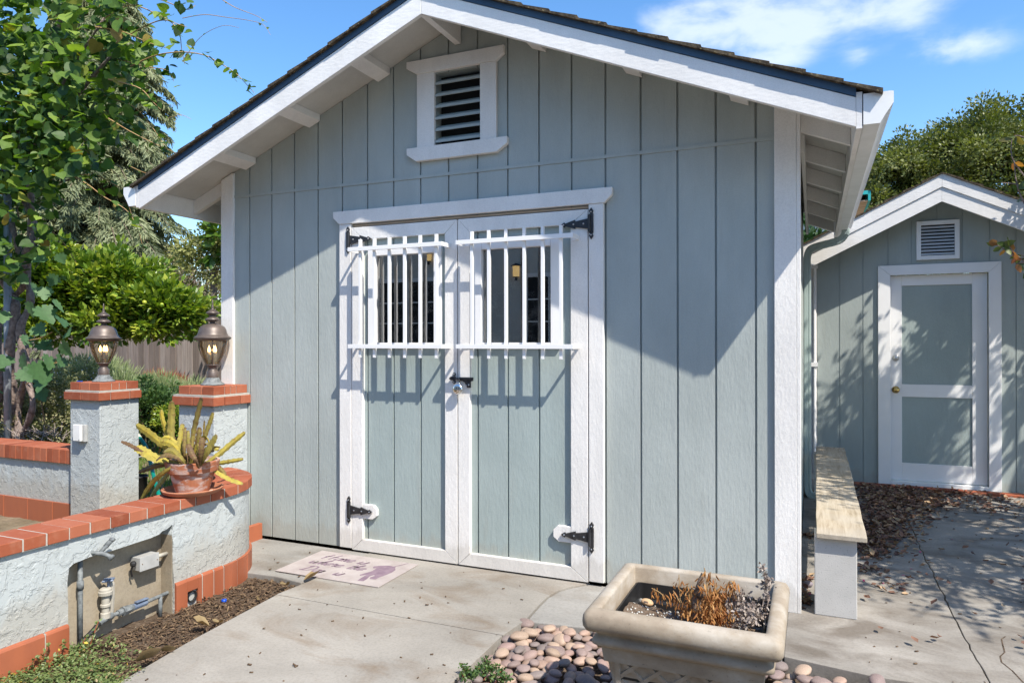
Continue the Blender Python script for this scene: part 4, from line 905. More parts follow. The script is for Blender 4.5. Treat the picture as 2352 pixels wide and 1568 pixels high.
def psz(x, y): return .466-.085*max(0,min(1,(y-pcy2-.02+.16*(x-pcx2+.2))/.16))+mn.noise(Vector((x*25,y*25,0)))*.010
for j in range(nx):
    for i in range(nx):
        x = pcx2+(HLX-.018)*(2*i/(nx-1)-1); y = pcy2+(HLY-.018)*(2*j/(nx-1)-1); q.v.append((x,y,psz(x,y)))
q.f = [(j*nx+i,j*nx+i+1,(j+1)*nx+i+1,(j+1)*nx+i) for j in range(nx-1) for i in range(nx-1)]; q.m = [0]*len(q.f)
tag(obj('potting_soil', q, M['perlite'], smooth=True), 'dark potting soil flecked with white perlite in the planter', 'soil', kind='stuff')
q = MB()
for k in range(260):
    x = pcx2+random.uniform(-.9,.9)*HLX; y = pcy2+random.uniform(-.92,.3)*HLY; r = random.uniform(.0015,.0036)
    q.ball((x,y,psz(x,y)+r*.4), r, 5)
tag(obj('perlite_grains', q, M['palewall']), 'white perlite grains scattered over the planter soil', 'perlite', kind='stuff')
# ------------------------------------------------------------------ leaf scatter
OVAL = (np.array([(0,0,0),(.32,-.26,.05),(.32,.26,.05),(.72,-.2,.05),(.72,.2,.05),(1,0,-.04),(.35,0,-.02),(.7,0,-.02)]), [(0,1,6),(0,6,2),(1,3,7,6),(6,7,4,2),(3,5,7),(7,5,4)])
DIA = (np.array([(0,0,0),(.45,-.28,.05),(1,0,0),(.45,.28,.05)]), [(0,1,2),(0,2,3)])
BLADE = (np.array([(0,-.05,0),(0,.05,0),(.55,.035,.06),(.55,-.035,.06),(1,0,.0)]), [(0,1,2,3),(3,2,4)])
th = [(0.0,0),( -.10,.16),(-.06,.36),(.12,.50),(.35,.50),(.58,.40),(.80,.22),(1.02,.0)]
_h = [(x,-y) for x, y in th]+[(x,y) for x, y in th[-2:0:-1]]
HEART = (np.array([(.35,0,-.03)]+[(x,y,.10*abs(y)+(-.10 if x > .9 else 0)) for x, y in _h]), [(0,i,i+1) for i in range(1,len(_h))]+[(0,len(_h),1)])
gl = [(0,0),(-.16,.10),(-.12,.26),(-.02,.30),(-.08,.46),(.10,.52),(.16,.44),(.30,.64),(.42,.54),(.48,.38),(.60,.46),(.70,.34),(.74,.22),(.88,.20),(1.05,0)]
_g = [(x,-y) for x, y in gl]+[(x,y) for x, y in gl[-2:0:-1]]
GRAPE = (np.array([(.35,0,-.04)]+[(x,y,.12*abs(y)) for x, y in _g]), [(0,i,i+1) for i in range(1,len(_g))]+[(0,len(_g),1)])
def leaves(name, P, D, N, size, tmpl, mat, parent=None, rnd=None, smooth=False):
    P = np.asarray(P, float); n = len(P); D = np.asarray(D, float); N = np.asarray(N, float)
    D /= np.linalg.norm(D, axis=1, keepdims=True)+1e-9; Sd = np.cross(N, D); Sd /= np.linalg.norm(Sd, axis=1, keepdims=True)+1e-9; N = np.cross(D, Sd)
    tv, tf = tmpl; k = len(tv); sz = np.broadcast_to(np.asarray(size, float), (n,))[:,None,None]
    V = P[:,None,:]+sz*(tv[None,:,0:1]*D[:,None,:]+tv[None,:,1:2]*Sd[:,None,:]+tv[None,:,2:3]*N[:,None,:])
    off = np.array(wloc(parent)); V = (V-off).reshape(-1,3)
    me = bpy.data.meshes.new(name)
    nf = len(tf); lens = np.array([len(f) for f in tf]); flat = np.concatenate([np.array(f) for f in tf])
    loops = (flat[None,:]+(np.arange(n)*k)[:,None]).ravel(); ll = np.tile(lens, n); starts = np.concatenate([[0], np.cumsum(ll)[:-1]])
    me.vertices.add(n*k); me.vertices.foreach_set('co', V.ravel()); me.loops.add(len(loops)); me.loops.foreach_set('vertex_index', loops.astype(np.int32))
    me.polygons.add(n*nf); me.polygons.foreach_set('loop_start', starts.astype(np.int32)); me.polygons.foreach_set('loop_total', ll.astype(np.int32))
    me.update(calc_edges=True); me.materials.append(mat)
    rr_ = RNG.random(n) if rnd is None else np.asarray(rnd)
    a = me.attributes.new('rnd', 'FLOAT', 'POINT'); a.data.foreach_set('value', np.repeat(rr_, k).astype(np.float32))
    if smooth: me.polygons.foreach_set('use_smooth', [True]*len(me.polygons))
    me.validate()
    o = bpy.data.objects.new(name, me); COL.objects.link(o)
    if parent: o.parent = parent
    return o
def unit(n):
    v = RNG.normal(size=(n,3)); return v/np.linalg.norm(v, axis=1, keepdims=True)
def crown_pts(c, rad, nc, per, cr, shell=.55, flat=1.0):
    """clumps spread through an ellipsoid, leaves spread through the clumps"""
    u = unit(nc); rr_ = (shell+(1-shell)*RNG.random(nc)**.6)[:,None]
    lump = 1+.16*np.sin(u[:,0:1]*5+1)+.13*np.sin(u[:,1:2]*7+2)+.12*np.sin(u[:,2:3]*6)
    C = np.array(c)+u*rr_*np.array(rad)*lump
    cs = cr*(.6+.8*RNG.random(nc))
    v = unit(nc*per)*(RNG.random(nc*per)**.45)[:,None]*np.repeat(cs, per)[:,None]*np.array([1,1,.75*flat])
    P = np.repeat(C, per, axis=0)+v; tone = np.repeat(RNG.random(nc), per)
    out = v+.4*(P-np.array(c))/np.array(rad)*cr
    return P, out, tone
def trunk(parent, base, top, r0, r1, limbs, mat, rad, name='trunk'):
    q = MB(); b = Vector(base); t_ = Vector(top); pts = [b+(t_-b)*k/6+Vector((random.uniform(-.04,.04),random.uniform(-.04,.04),0))*r0*8*(1 if 0 < k < 6 else 0) for k in range(7)]
    q.tube(smoothpath(pts, 3), [r0+(r1-r0)*k/18 for k in range(19)], 10)
    for k in range(limbs):
        s0 = pts[random.randint(2,6)]; d = Vector((random.uniform(-1,1)*rad[0],random.uniform(-1,1)*rad[1],random.uniform(.2,1)*rad[2]))*.75
        m_ = s0+d*.5+Vector((0,0,.1*rad[2])); q.tube(smoothpath([s0,m_,s0+d], 4), [r1*.6*(1-.1*i) for i in range(9)], 6)
    return obj(name, q, mat, parent, smooth=True)
def blend(tone, n, a=.6): return np.clip(a*tone+(1-a)*RNG.random(n), 0, 1)
# dried plant in the planter
dp_ = thing('withered_plant', 'dried-out orange-brown plant with a cut stump in the planter', 'plant', (3.42,-1.50,.42))
def z7(x, y, Y): return at((2500+x/3.136)/1.7415, (2200+y/3.136)/1.7415, Y)
q = MB(); s0 = z7(895,850,-1.56); s1 = z7(905,560,-1.55); s2 = z7(985,290,-1.54)
q.tube(smoothpath([s0, z7(890,700,-1.555), s1, z7(940,420,-1.55), s2], 4), [.0165,.0165,.016,.0155,.015,.015,.015,.014,.013,.012,.012,.012,.011,.011,.010,.009,.009], 9); q.tube([s1, z7(965,560,-1.57), z7(1010,490,-1.57)], [.011,.010,.009], 8)
obj('stump', q, M['bark'], dp_, smooth=True)
q = MB(); LP=[]; LD=[]
twigs = [((950,880),(1040,600),(990,215)),((1000,880),(1050,560),(1070,270)),((1060,900),(1100,600),(1130,350)),((1100,900),(1150,700),(1160,480)),((1000,880),(1010,640),(1020,420)),((850,880),(800,640),(780,430)),((870,880),(830,680),(830,440)),((760,860),(700,680),(600,500)),((750,860),(690,600),(672,300)),((560,680),(450,540),(330,470)),((1180,900),(1200,760),(1230,560)),((1150,880),(1220,640),(1290,400)),((1290,400),(1330,385),(1370,405)),((1090,880),(1120,700),(1100,520)),((980,880),(980,700),(960,560)),((1200,900),(1290,820),(1330,700)),((1130,900),(1180,820),(1210,680)),((1030,900),(1060,720),(1060,600)),((800,880),(760,760),(680,600))]
for a, b_, c_ in twigs:
    Y = random.uniform(-1.60,-1.46); P = smoothpath([z7(*a,Y), z7(*b_,Y+random.uniform(-.01,.01)), z7(*c_,Y)], 8); q.tube(P, .0014, 5)
    for p in P[3:]:
        for _ in range(2): LP.append(p+Vector((random.gauss(0,.012),random.gauss(0,.014),random.gauss(-.006,.008)))); LD.append((random.gauss(0,.5),random.gauss(0,.5),-1.0))
for _ in range(520):
    p = z7(random.triangular(780,1300,1060), random.triangular(430,940,860), random.uniform(-1.62,-1.44)); LP.append(p); LD.append((random.gauss(0,.6),random.gauss(0,.6),-.9))
obj('twigs', q, M['shoot'], dp_); n = len(LP)
leaves('dry_leaves', LP, LD, unit(n), RNG.uniform(.014,.034,n), (OVAL[0]*np.array([1,.42,1.5]), OVAL[1]), M['orangeleaf'], dp_)
dp2 = thing('pale_dead_plant', 'bleached dead plant tangle at the right side of the planter', 'plant', (3.52,-1.5,.42))
q = MB(); LP=[]; LD=[]
tw2 = [((1500,900),(1430,680),(1440,530)),((1560,900),(1520,700),(1450,530)),((1600,920),(1640,760),(1540,570)),((1500,920),(1400,800),(1370,570)),((1650,880),(1730,640),(1760,330)),((1700,860),(1790,640),(1740,420)),((1760,420),(1740,280),(1700,210)),((1760,480),(1790,430),(1800,360)),((1680,890),(1750,840),(1800,820)),((1400,880),(1340,740),(1290,660)),((1550,900),(1600,850),(1620,680)),((1450,900),(1480,820),(1500,680))]
for a, b_, c_ in tw2:
    Y = random.uniform(-1.58,-1.45); P = smoothpath([z7(*a,Y), z7(*b_,Y+.01), z7(*c_,Y)], 8); q.tube(P, .0016, 5)
    for p in P[4:]:
        for _ in range(4): LP.append(p+Vector((random.gauss(0,.006),random.gauss(0,.01),random.gauss(0,.006)))); LD.append(tuple(unit(1)[0]))
for _ in range(420):
    p = z7(random.triangular(1250,1750,1450), random.triangular(600,980,900), random.uniform(-1.62,-1.42)); LP.append(p); LD.append(tuple(unit(1)[0]))
obj('twigs', q, M['paledry'], dp2, rnd=[.5]*len(q.v)); n = len(LP)
leaves('curled_leaves', LP, LD, unit(n), RNG.uniform(.007,.018,n), OVAL, M['paledry'], dp2)
# ================================================================== PEBBLES
def stone_mesh(i):
    bm = bmesh.new(); bmesh.ops.create_icosphere(bm, subdivisions=3, radius=.5)
    o = Vector((i*3.1, i*1.7, 0))
    for v in bm.verts:
        h = mn.noise(v.co*1.5+o)*.16+mn.noise(v.co*3+o)*.04; v.co *= 1+h
    me = bpy.data.meshes.new('pebble'); bm.to_mesh(me); bm.free(); me.polygons.foreach_set('use_smooth', [True]*len(me.polygons)); me.materials.append(M['stone']); return me
SM = [stone_mesh(i) for i in range(9)]
PAL = [((.34,.235,.185),'tan'),((.38,.265,.205),'tan'),((.27,.19,.165),'mauve'),((.285,.195,.17),'mauve'),((.235,.175,.16),'mauve'),((.21,.17,.155),'grey'),((.37,.27,.20),'tan'),((.25,.185,.165),'mauve')]
placed = []
def try_place(n, x0, x1, y0, y1, smin, smax, z, layer, avoid=None):
    cnt = 0
    for _ in range(n):
        x, y = random.uniform(x0,x1), random.uniform(y0,y1); s = smin+(smax-smin)*random.random()**1.7
        if avoid and avoid(x, y): continue
        if any(l == layer and (x-a)**2+(y-b)**2 < ((s+c)*.405)**2 for a, b, c, l in placed): continue
        placed.append((x,y,s,layer)); c, nm = random.choice(PAL)
        o = bpy.data.objects.new('pebble', random.choice(SM)); COL.objects.link(o)
        o.location = (x, y, z+s*.30); o.scale = (s*random.uniform(.95,1.25), s*random.uniform(.72,.95), s*random.uniform(.42,.60)); o.rotation_euler = (random.gauss(0,.13),random.gauss(0,.13),random.uniform(0,6.3))
        f = random.uniform(.85,1.15); o.color = (c[0]*f,c[1]*f,c[2]*f,1)
        tag(o, 'smooth %s river pebble lying in the bed around the stone planter' % nm, 'pebble', 'smooth %s river pebbles around the planter' % nm); cnt += 1
    return cnt
AVL = lambda x, y: (abs(x-pcx2) < .25 and abs(y-pcy2) < .23) or y > -.60-(.0 if x > 2.7 else (2.7-x)*.12) or y < -1.44+(x-2.4)*.40
c1 = try_place(5000, 2.40, 3.60, -1.50, -.62, .050, .098, -.045, 0, AVL)
c2 = try_place(70, 2.41, 3.05, -1.45, -.66, .050, .080, -.018, 1, AVL)
AVR = lambda x, y: y > (-.66 if x < 4.15 else -.62) or x > 4.17
c3 = try_place(2500, 3.62, 4.16, -.96, -.64, .050, .092, -.045, 0, AVR)
c4 = try_place(25, 3.63, 4.12, -.94, -.68, .052, .085, -.012, 1, AVR)
print('PEBBLES', c1, c2, c3, c4)
# the rest of the pebble bed, outside the picture, as one mass
q = MB()
for _ in range(900):
    x, y = random.uniform(2.40,4.15), random.uniform(-3.0,-1.05)
    if abs(x-pcx2) < .25 and abs(y-pcy2) < .23: continue
    if y > -1.45+(x-2.4)*.35 and x < 3.6: continue
    s = random.uniform(.02,.045); q.ball((x,y,-.05+s*.3), (s,s*.85,s*.6), 8)
tag(obj('pebble_mass', q, M['planter'], smooth=True), 'pebbles filling the rest of the bed', 'pebbles', kind='stuff')
# a few loose ones
for x, y, s in ((3.70,.33,.05),(3.715,.10,.045),(3.35-.155,-1.40,.045)):
    pass
o = bpy.data.objects.new('pebble', SM[3]); COL.objects.link(o); o.location = (3.19,-1.425,.470); o.scale = (.047,.032,.022); o.color = (.55,.36,.20,1); o.rotation_euler = (0,.1,-.4)
tag(o, 'smooth tan pebble lying on the soil inside the planter', 'pebble')
o = bpy.data.objects.new('pebble', SM[5]); COL.objects.link(o); o.location = (3.700,.42,.018); o.scale = (.055,.045,.036); o.color = (.24,.20,.22,1)
tag(o, 'dark pebble lying between the shed corner and the concrete block', 'pebble')
# ================================================================== BACKGROUND
# wooden fence
fn = thing('board_fence', 'tall weathered grey board fence behind the citrus tree', 'fence', (-9,5.4,0))
q = MB(); x = -17.
while x < -3.9:
    w_ = .138; h = 1.80+random.uniform(-.012,.012); yj = random.uniform(-.006,.006); q.box(x, x+w_-.012, 5.4+yj, 5.42+yj, -.1, h); x += w_
brickobj('boards', q, M['fence'], fn, bevel=0)
q = MB()
for z in (.35,1.45): q.box(-17,-3.9,5.428,5.47,z,z+.09)
brickobj('rails', q, M['fence'], fn, bevel=0)
q = MB()
for k in range(6): q.box(-16.9+2.6*k,-16.8+2.6*k,5.471,5.56,-.1,1.75)
brickobj('fence_posts', q, M['fence'], fn, bevel=0)
# citrus
c = depth_at(285, 690, 11.0); ct = thing('citrus_tree', 'bushy citrus tree with green fruit hanging over the board fence', 'tree', (c.x,c.y,0))
Ps=[];Os=[];Ts=[]
for px, py, rx, rz, nc in ((85,700,.50,.55,70),(140,668,.52,.52,90),(205,662,.55,.52,100),(268,658,.5,.52,95),(325,682,.5,.44,84),(378,702,.42,.36,64),(412,714,.28,.24,30),(130,600,.25,.30,22),(165,615,.22,.35,22),(240,610,.2,.25,18),(290,625,.22,.24,18),(150,742,.5,.20,40),(260,738,.5,.18,36),(345,742,.4,.16,30)):
    cc_ = depth_at(px, py, 11+random.uniform(-.25,.25)); P, out, tone = crown_pts(tuple(cc_), (rx,.6,rz), nc, 44, .19, .35); Ps.append(P); Os.append(out); Ts.append(tone)
P = np.vstack(Ps); out = np.vstack(Os); tone = np.concatenate(Ts)
n = len(P); leaves('crown', P, out+.5*unit(n)*.15+np.array([0,0,.06]), np.array([0,0,1])+.8*unit(n), RNG.uniform(.085,.145,n), DIA, M['citrusleaf'], ct, blend(tone, n, .45))
q = MB()
for px, py in ((332,692),(372,698),(300,655),(260,745),(212,690),(355,742)):
    p = depth_at(px, py, 10.35+random.uniform(-.12,.12)); q = MB(); q.ball(p, .034, 10); obj('fruit', q, M['fruit'], ct, smooth=True)
trunk(ct, (c.x-.9,c.y+.3,-.1), (c.x-.9,c.y+.3,c.z), .06, .04, 7, M['bark'], (1.0,.7,.6))
# cedar
cc = depth_at(232, 560, 17); cz = thing('cedar_tree', 'tall grey-green cedar with drooping branches behind the fence', 'tree', (cc.x,cc.y,0))
top = 10.4; LP=[]; LD=[]; LT=[]; br = MB(); br.tube([(cc.x,cc.y,-.1),(cc.x,cc.y,top*.6),(cc.x,cc.y,top)], [.24,.14,.02], 10)
for k in range(360):
    z = 1.6+(top-1.7)*(k/360)**1.05; L = 2.55*(1-((z-1.2)/(top+1.2-1.2)))**.72*random.uniform(.72,1.15)+.15; a = random.uniform(0,2*PI); dx, dy = math.cos(a), math.sin(a)
    pts = [Vector((cc.x+dx*L*f, cc.y+dy*L*f, z+.14*L*math.sin(f*2.4)-.34*L*f*f)) for f in (0,.25,.5,.75,1)]
    pp = smoothpath(pts, 5); br.tube(pp, [.022*(1-.04*i) for i in range(len(pp))], 5)
    tn = random.random()
    for i, p in enumerate(pp[4:]):
        for s_ in (-1,1):
            lb = (.16+.30*(1-i/20))*random.uniform(.6,1.2)*min(1,.45+L/2); d = Vector((-dy*s_+dx*.7, dx*s_+dy*.7, -.35)).normalized()
            m_ = 8
            for j in range(m_):
                f = (j+.5)/m_; b0 = p+d*lb*f+Vector((0,0,-.16*lb*f*f-.02*f)); LP.append(b0); LD.append((d.x*.6+random.gauss(0,.25),d.y*.6+random.gauss(0,.25),-.55+random.gauss(0,.2))); LT.append(tn)
                LP.append(b0+Vector((random.gauss(0,.02),random.gauss(0,.02),-.03))); LD.append((random.gauss(0,.3),random.gauss(0,.3),-1)); LT.append(tn)
n = len(LP); print('cedar', n)
obj('trunk', br, M['bark'], cz); NEED = (np.array([(0,-.14,0),(0,.14,.02),(1,.05,0),(1,-.05,-.02)]), [(0,1,2,3)])
leaves('crown', LP, LD, unit(n), RNG.uniform(.10,.17,n), NEED, M['coniferleaf'], cz, blend(np.array(LT), n, .55))
# brownish shrub/tree and green one near the shed eave
c = depth_at(425, 645, 17.5); bt = thing('dry_tree', 'half-bare brownish tree behind the fence left of the shed', 'tree', (c.x,c.y,0))
P, out, tone = crown_pts((c.x,c.y,c.z), (1.3,1.0,.95), 150, 55, .30, .3); n = len(P)
leaves('crown', P, out, unit(n)+np.array([0,0,.5]), RNG.uniform(.04,.09,n), DIA, M['brushleaf'], bt, blend(tone, n))
q = MB()
for _ in range(170):
    b0 = c+Vector((random.gauss(0,.5),random.gauss(0,.4),-.6+random.gauss(0,.25))); e = b0+Vector((random.gauss(0,.35),random.gauss(0,.3),random.uniform(.3,1.1))); q.tube(smoothpath([b0,(b0+e)/2+Vector((random.gauss(0,.08),0,.05)),e], 3), [.016,.015,.013,.011,.009,.007,.005], 4)
obj('branches', q, M['vinewood'], bt); trunk(bt, (c.x,c.y,-.1), c, .12, .07, 5, M['bark'], (1.2,1,.9))
c = depth_at(475, 575, 15); gt = thing('green_tree', 'green leafy tree rising just left of the shed under its eave', 'tree', (c.x,c.y,0))
P, out, tone = crown_pts((c.x+.2,c.y,c.z-.1), (.75,.75,.62), 70, 60, .26, .3); n = len(P)
leaves('crown', P, out, unit(n)+np.array([0,0,.7]), RNG.uniform(.06,.11,n), DIA, M['oakleaf'], gt, np.clip(blend(tone, n)+.3,0,1))
P, out, tone = crown_pts((c.x+.55,c.y-.2,c.z+.25), (.45,.45,.40), 14, 16, .22, .3); n = len(P)
leaves('leaf_sprays', P, out, unit(n)+np.array([0,0,.8]), RNG.uniform(.18,.30,n), OVAL, M['citrusleaf'], gt, blend(tone, n)*.5)
trunk(gt, (c.x+.2,c.y,-.1), (c.x+.2,c.y,c.z), .1, .06, 5, M['bark'], (.7,.7,.6))
# pale neighbour wall
a = depth_at(455, 744, 18); b_ = depth_at(512, 708, 18)
nb = thing('neighbour_building', 'pale stucco building glimpsed over the fence beside the shed', 'building', (a.x,a.y,0))
q = MB(); q.box(a.x, a.x+4, a.y, a.y+4, -.1, b_.z); obj('wall', q, M['palewall'], nb)
q = MB(); q.box(a.x-.2, a.x+4.2, a.y-.2, a.y+4.2, b_.z+.002, b_.z+.12); obj('roof', q, M['bark'], nb)
# house with teal eave beyond the sheds
nh = thing('neighbour_house', 'distant house with teal fascia and tan eave boards above the small shed', 'house', (2,9,0))
q = MB(); q.box(-1.5,4.05,9.3,18,-.1,3.6); obj('wall', q, M['palewall'], nh)
q = MB()
for k in range(46): q.box(4.055,4.56,9.0+k*.19,9.0+k*.19+.175,3.70,3.715)
obj('eave_boards', q, M['tan'], nh)
q = MB(); q.box(4.562,4.60,8.97,17.8,3.70,3.86); q.box(-1.8,4.561,8.95,8.985,3.80,3.86); obj('fascia', q, M['teal'], nh)
q = MB(); q.prism([(4.62,3.862),(-1.8,3.862),(1.4,4.4)], 'y', 8.95, 18); obj('roof', q, M['shingle'], nh)
# big evergreen on the right
c = depth_at(2250, 420, 17); ok = thing('evergreen_tree', 'large round olive-green evergreen tree rising behind the small shed', 'tree', (c.x,c.y,0))
Ps=[];Os=[];Ts=[]
for dx, dz, rx, rz, nc in ((0,-.2,2.1,1.85,300),(-1.8,-.25,1.3,1.35,150),(-2.5,-1.1,.9,1.1,80),(1.6,.55,1.5,1.7,170),(-.9,.35,1.2,1.25,130),(.1,.9,1.0,.95,90),(3.2,-.2,1.6,1.9,80),(-.4,-1.9,2.8,1.2,150)):
    P, out, tone = crown_pts((c.x+dx*.97,c.y+dx*.2+random.uniform(-.4,.3),c.z+dz), (rx,rx*.9,rz), int(nc*1.25), 105, .31, .6); Ps.append(P); Os.append(out); Ts.append(tone)
P = np.vstack(Ps); out = np.vstack(Os); tone = np.concatenate(Ts); n = len(P); print('oak', n)
leaves('crown', P, out+.15*unit(n), unit(n)+np.array([0,0,.6]), RNG.uniform(.06,.11,n), DIA, M['oakleaf'], ok, blend(tone, n))
trunk(ok, (c.x,c.y,-.1), (c.x,c.y,c.z), .3, .14, 12, M['bark'], (2.6,2,1.7))
# ================================================================== SHADE TREE outside the frame on the right (tips reach into it)
st_ = thing('myrtle_tree', 'slender tree with red-tinged leaves reaching in at the right edge', 'tree', (6.65,2.0,0))
LP=[];LD=[]
br = MB(); base = Vector((6.65,2.0,0)); 
br.tube(smoothpath([base,base+Vector((-.05,.05,.9)),base+Vector((0,0,1.9))],4), [.07,.068,.066,.064,.06,.058,.055,.052,.05], 8)
def inframe(p, m=.10): return p.x < 3.7307+.2244*(p.y+3.8856)+m and p.z > 0
def grow(p, d, L, r, lvl):
    e = p+d*L
    if inframe(e): return
    mid = (p+e)/2+Vector((random.gauss(0,.04),random.gauss(0,.04),random.gauss(0,.04)))*L; br.tube([p,mid,e], [r,r*.85,r*.65], 5)
    if lvl <= 1:
        for f in (.15,.3,.45,.6,.75,.9,1):
            for _ in range(4):
                LP.append(p+d*L*f+Vector((random.gauss(0,.05),random.gauss(0,.05),random.gauss(0,.05)))); LD.append(d*.5+Vector(unit(1)[0]))
    if lvl == 0: return
    for _ in range(5 if lvl > 1 else 4):
        nd = (d+Vector(unit(1)[0])*.75+Vector((0,0,.08))).normalized(); grow(p+d*L*random.uniform(.4,1), nd, L*random.uniform(.55,.8), r*.6, lvl-1)
for a, el in ((3.4,.75),(2.5,.55),(4.0,.5),(2.0,1.0),(4.7,.9),(1.2,.6),(3.0,1.2),(5.4,.6),(3.6,.35),(2.9,.4),(4.4,.4),(1.7,.4),(2.2,1.1),(4.1,1.1),(5.0,.35),(4.5,.30),(4.8,.55)):
    grow(base+Vector((0,0,1.7+random.uniform(-.2,.2))), Vector((math.cos(a)*math.cos(el),math.sin(a)*math.cos(el),math.sin(el))), 1.5 if 4.4 <= a <= 5.1 else 1.12, .038, 3)
LPv = np.array([tuple(p) for p in LP]); ok_ = LPv[:,0] > 3.7307+.2244*(LPv[:,1]+3.8856)+.14; LPv = LPv[ok_]; LDv = np.array([tuple(d) for d in LD])[ok_]
n = len(LPv); print('shade leaves', n)
M['myrtle'] = leafmat('myrtle_leaf', [(0, (.05,.09,.02)), (.7, (.12,.15,.04)), (.85, (.30,.10,.05)), (1, (.55,.26,.03))], rough=.5, trans=.3)
# thin out to let sun flecks through
keep = RNG.random(n) < .36
leaves('crown', LPv[keep], LDv[keep], unit(int(keep.sum()))+np.array([0,0,.6]), RNG.uniform(.048,.08,int(keep.sum())), OVAL, M['myrtle'], st_)
def tip(paths, Yp, nl):
    LP_=[];LD_=[]
    for path_ in paths:
        P = smoothpath([at(x, y, Yp) for x, y in path_], 6); br.tube(P, [.0075-.0055*i/len(P) for i in range(len(P))], 5)
        for p in P[2:]:
            if random.random() < nl: LP_.append(p); LD_.append(Vector(unit(1)[0])+Vector((-.3,0,-.3)))
    return LP_, LD_
a1, b1 = tip([[(2420,520),(2390,440),(2350,400),(2325,360),(2325,320)],[(2420,470),(2370,440),(2340,425),(2300,420)],[(2400,540),(2350,460),(2335,415),(2330,370)],[(2400,330),(2365,320),(2340,312),(2330,315)]], 1.1, .3)
a2, b2 = tip([[(2420,625),(2370,612),(2340,590),(2310,575),(2290,562)],[(2400,600),(2370,598),(2345,585)],[(2400,608),(2355,603),(2335,607)],[(2330,585),(2318,568),(2312,560)]], .9, .45)
n = len(a1+a2); leaves('tip_leaves', [tuple(p) for p in a1+a2], [tuple(d) for d in b1+b2], unit(n)+np.array([0,-.6,.3]), RNG.uniform(.05,.085,n), OVAL, M['myrtle'], st_, np.where(RNG.random(n)<.45, .6+.4*RNG.random(n), RNG.random(n)*.6))
obj('trunk', br, M['vinewood'], st_)
# ================================================================== VINE on the left
vn = thing('kiwi_vine', 'dense leafy vine climbing a galvanised post and hanging over the left', 'vine', (-2.95,.2,0))
def inside(poly, x, y):
    c = False; j = len(poly)-1
    for i in range(len(poly)):
        if (poly[i][1] > y) != (poly[j][1] > y) and x < (poly[j][0]-poly[i][0])*(y-poly[i][1])/(poly[j][1]-poly[i][1])+poly[i][0]: c = not c
        j = i
    return c
polyA = [(-180,-160),(330,-160),(350,-60),(300,0),(260,20),(390,80),(400,130),(330,160),(355,225),(300,245),(330,310),(270,335),(220,320),(250,380),(150,390),(130,460),(120,520),(100,600),(60,640),(-180,640)]
LP=[];LD=[];SZ=[]
while len(LP) < 7600:
    x, y = random.uniform(-180,360), random.uniform(-160,640)
    if not inside(polyA, x, y): continue
    dens = 1.0 if x < 190 and y > 60 else .6
    if y > 440: dens = .6 if x < 40 else .3
    if y < 90 and x > 70: dens = .55 if (math.sin(x*.05)+math.sin(y*.07+1)) > -.3 else .12
    if x > 230: dens *= .7
    if random.random() > dens: continue
    p = at(x, y, random.uniform(-.30,1.2) if (x < 190 or y < 60) else random.uniform(.05,1.3)); LP.append(p); LD.append((random.gauss(.2,.7),random.gauss(-.3,.5),random.gauss(-.35,.4))); SZ.append(random.uniform(.05,.115))
q = MB()
shoots = [[(230,120),(330,60),(385,45),(412,75),(418,110),(425,145)],[(300,150),(360,125),(420,118),(470,125),(500,140),(540,165),(565,190),(585,212)],[(240,40),(300,10),(360,30),(400,50),(430,60)],[(280,-60),(330,-20),(390,5),(430,20),(450,10)],
          [(200,200),(260,225),(310,245),(350,290),(385,340),(412,350)],[(150,390),(200,420),(240,450),(290,480),(315,520),(330,570)],[(170,400),(220,400),(260,420),(300,440),(330,450)],[(250,270),(300,300),(360,330),(395,345)],
          [(120,300),(180,330),(230,370),(270,400),(290,450),(305,500)],[(220,60),(280,70),(340,95),(390,110)],[(250,180),(320,200),(350,230),(370,250)],[(60,480),(110,520),(150,560),(175,600)],[(260,130),(330,150),(385,160),(400,185)]]
for shp in shoots:
    Y0 = random.uniform(-.1,.4); P = smoothpath([at(x, y, Y0+.05*i) for i, (x, y) in enumerate(shp)], 8); q.tube(P, [.006-.004*i/len(P) for i in range(len(P))], 5)
    for i, p in enumerate(P):
        if i % 3 == 0 and i > 1: LP.append(p+Vector((random.gauss(0,.03),random.gauss(0,.05),random.gauss(0,.03)))); LD.append((random.gauss(.3,.6),random.gauss(-.4,.4),random.gauss(-.4,.3))); SZ.append(random.uniform(.065,.115)*(1-.35*i/len(P)))
        if i % 6 == 3: LP.append(p); LD.append(tuple(unit(1)[0])); SZ.append(random.uniform(.04,.07))
# bare tendrils high on the right
for shp in ([(420,40),(470,32),(520,38),(570,45),(605,55),(622,78)],[(420,140),(460,85),(510,58),(550,62)],[(385,270),(415,262),(440,272)],[(300,380),(335,395),(380,400),(410,405)],[(500,-10),(540,15),(590,35),(615,50)]):
    P = smoothpath([at(x, y, .1) for x, y in shp], 8); q.tube(P, [.0032-.0022*i/len(P) for i in range(len(P))], 4)
    for p in P[::5]:
        if random.random() < .5: LP.append(p); LD.append(tuple(unit(1)[0])); SZ.append(.02)
obj('shoots', q, M['shoot'], vn)
n = len(LP); N = unit(n)*.75+np.array([.25,-.35,.75])
leaves('leaves', [tuple(p) for p in LP], LD, N, SZ, HEART, M['vineleaf'], vn, smooth=True)
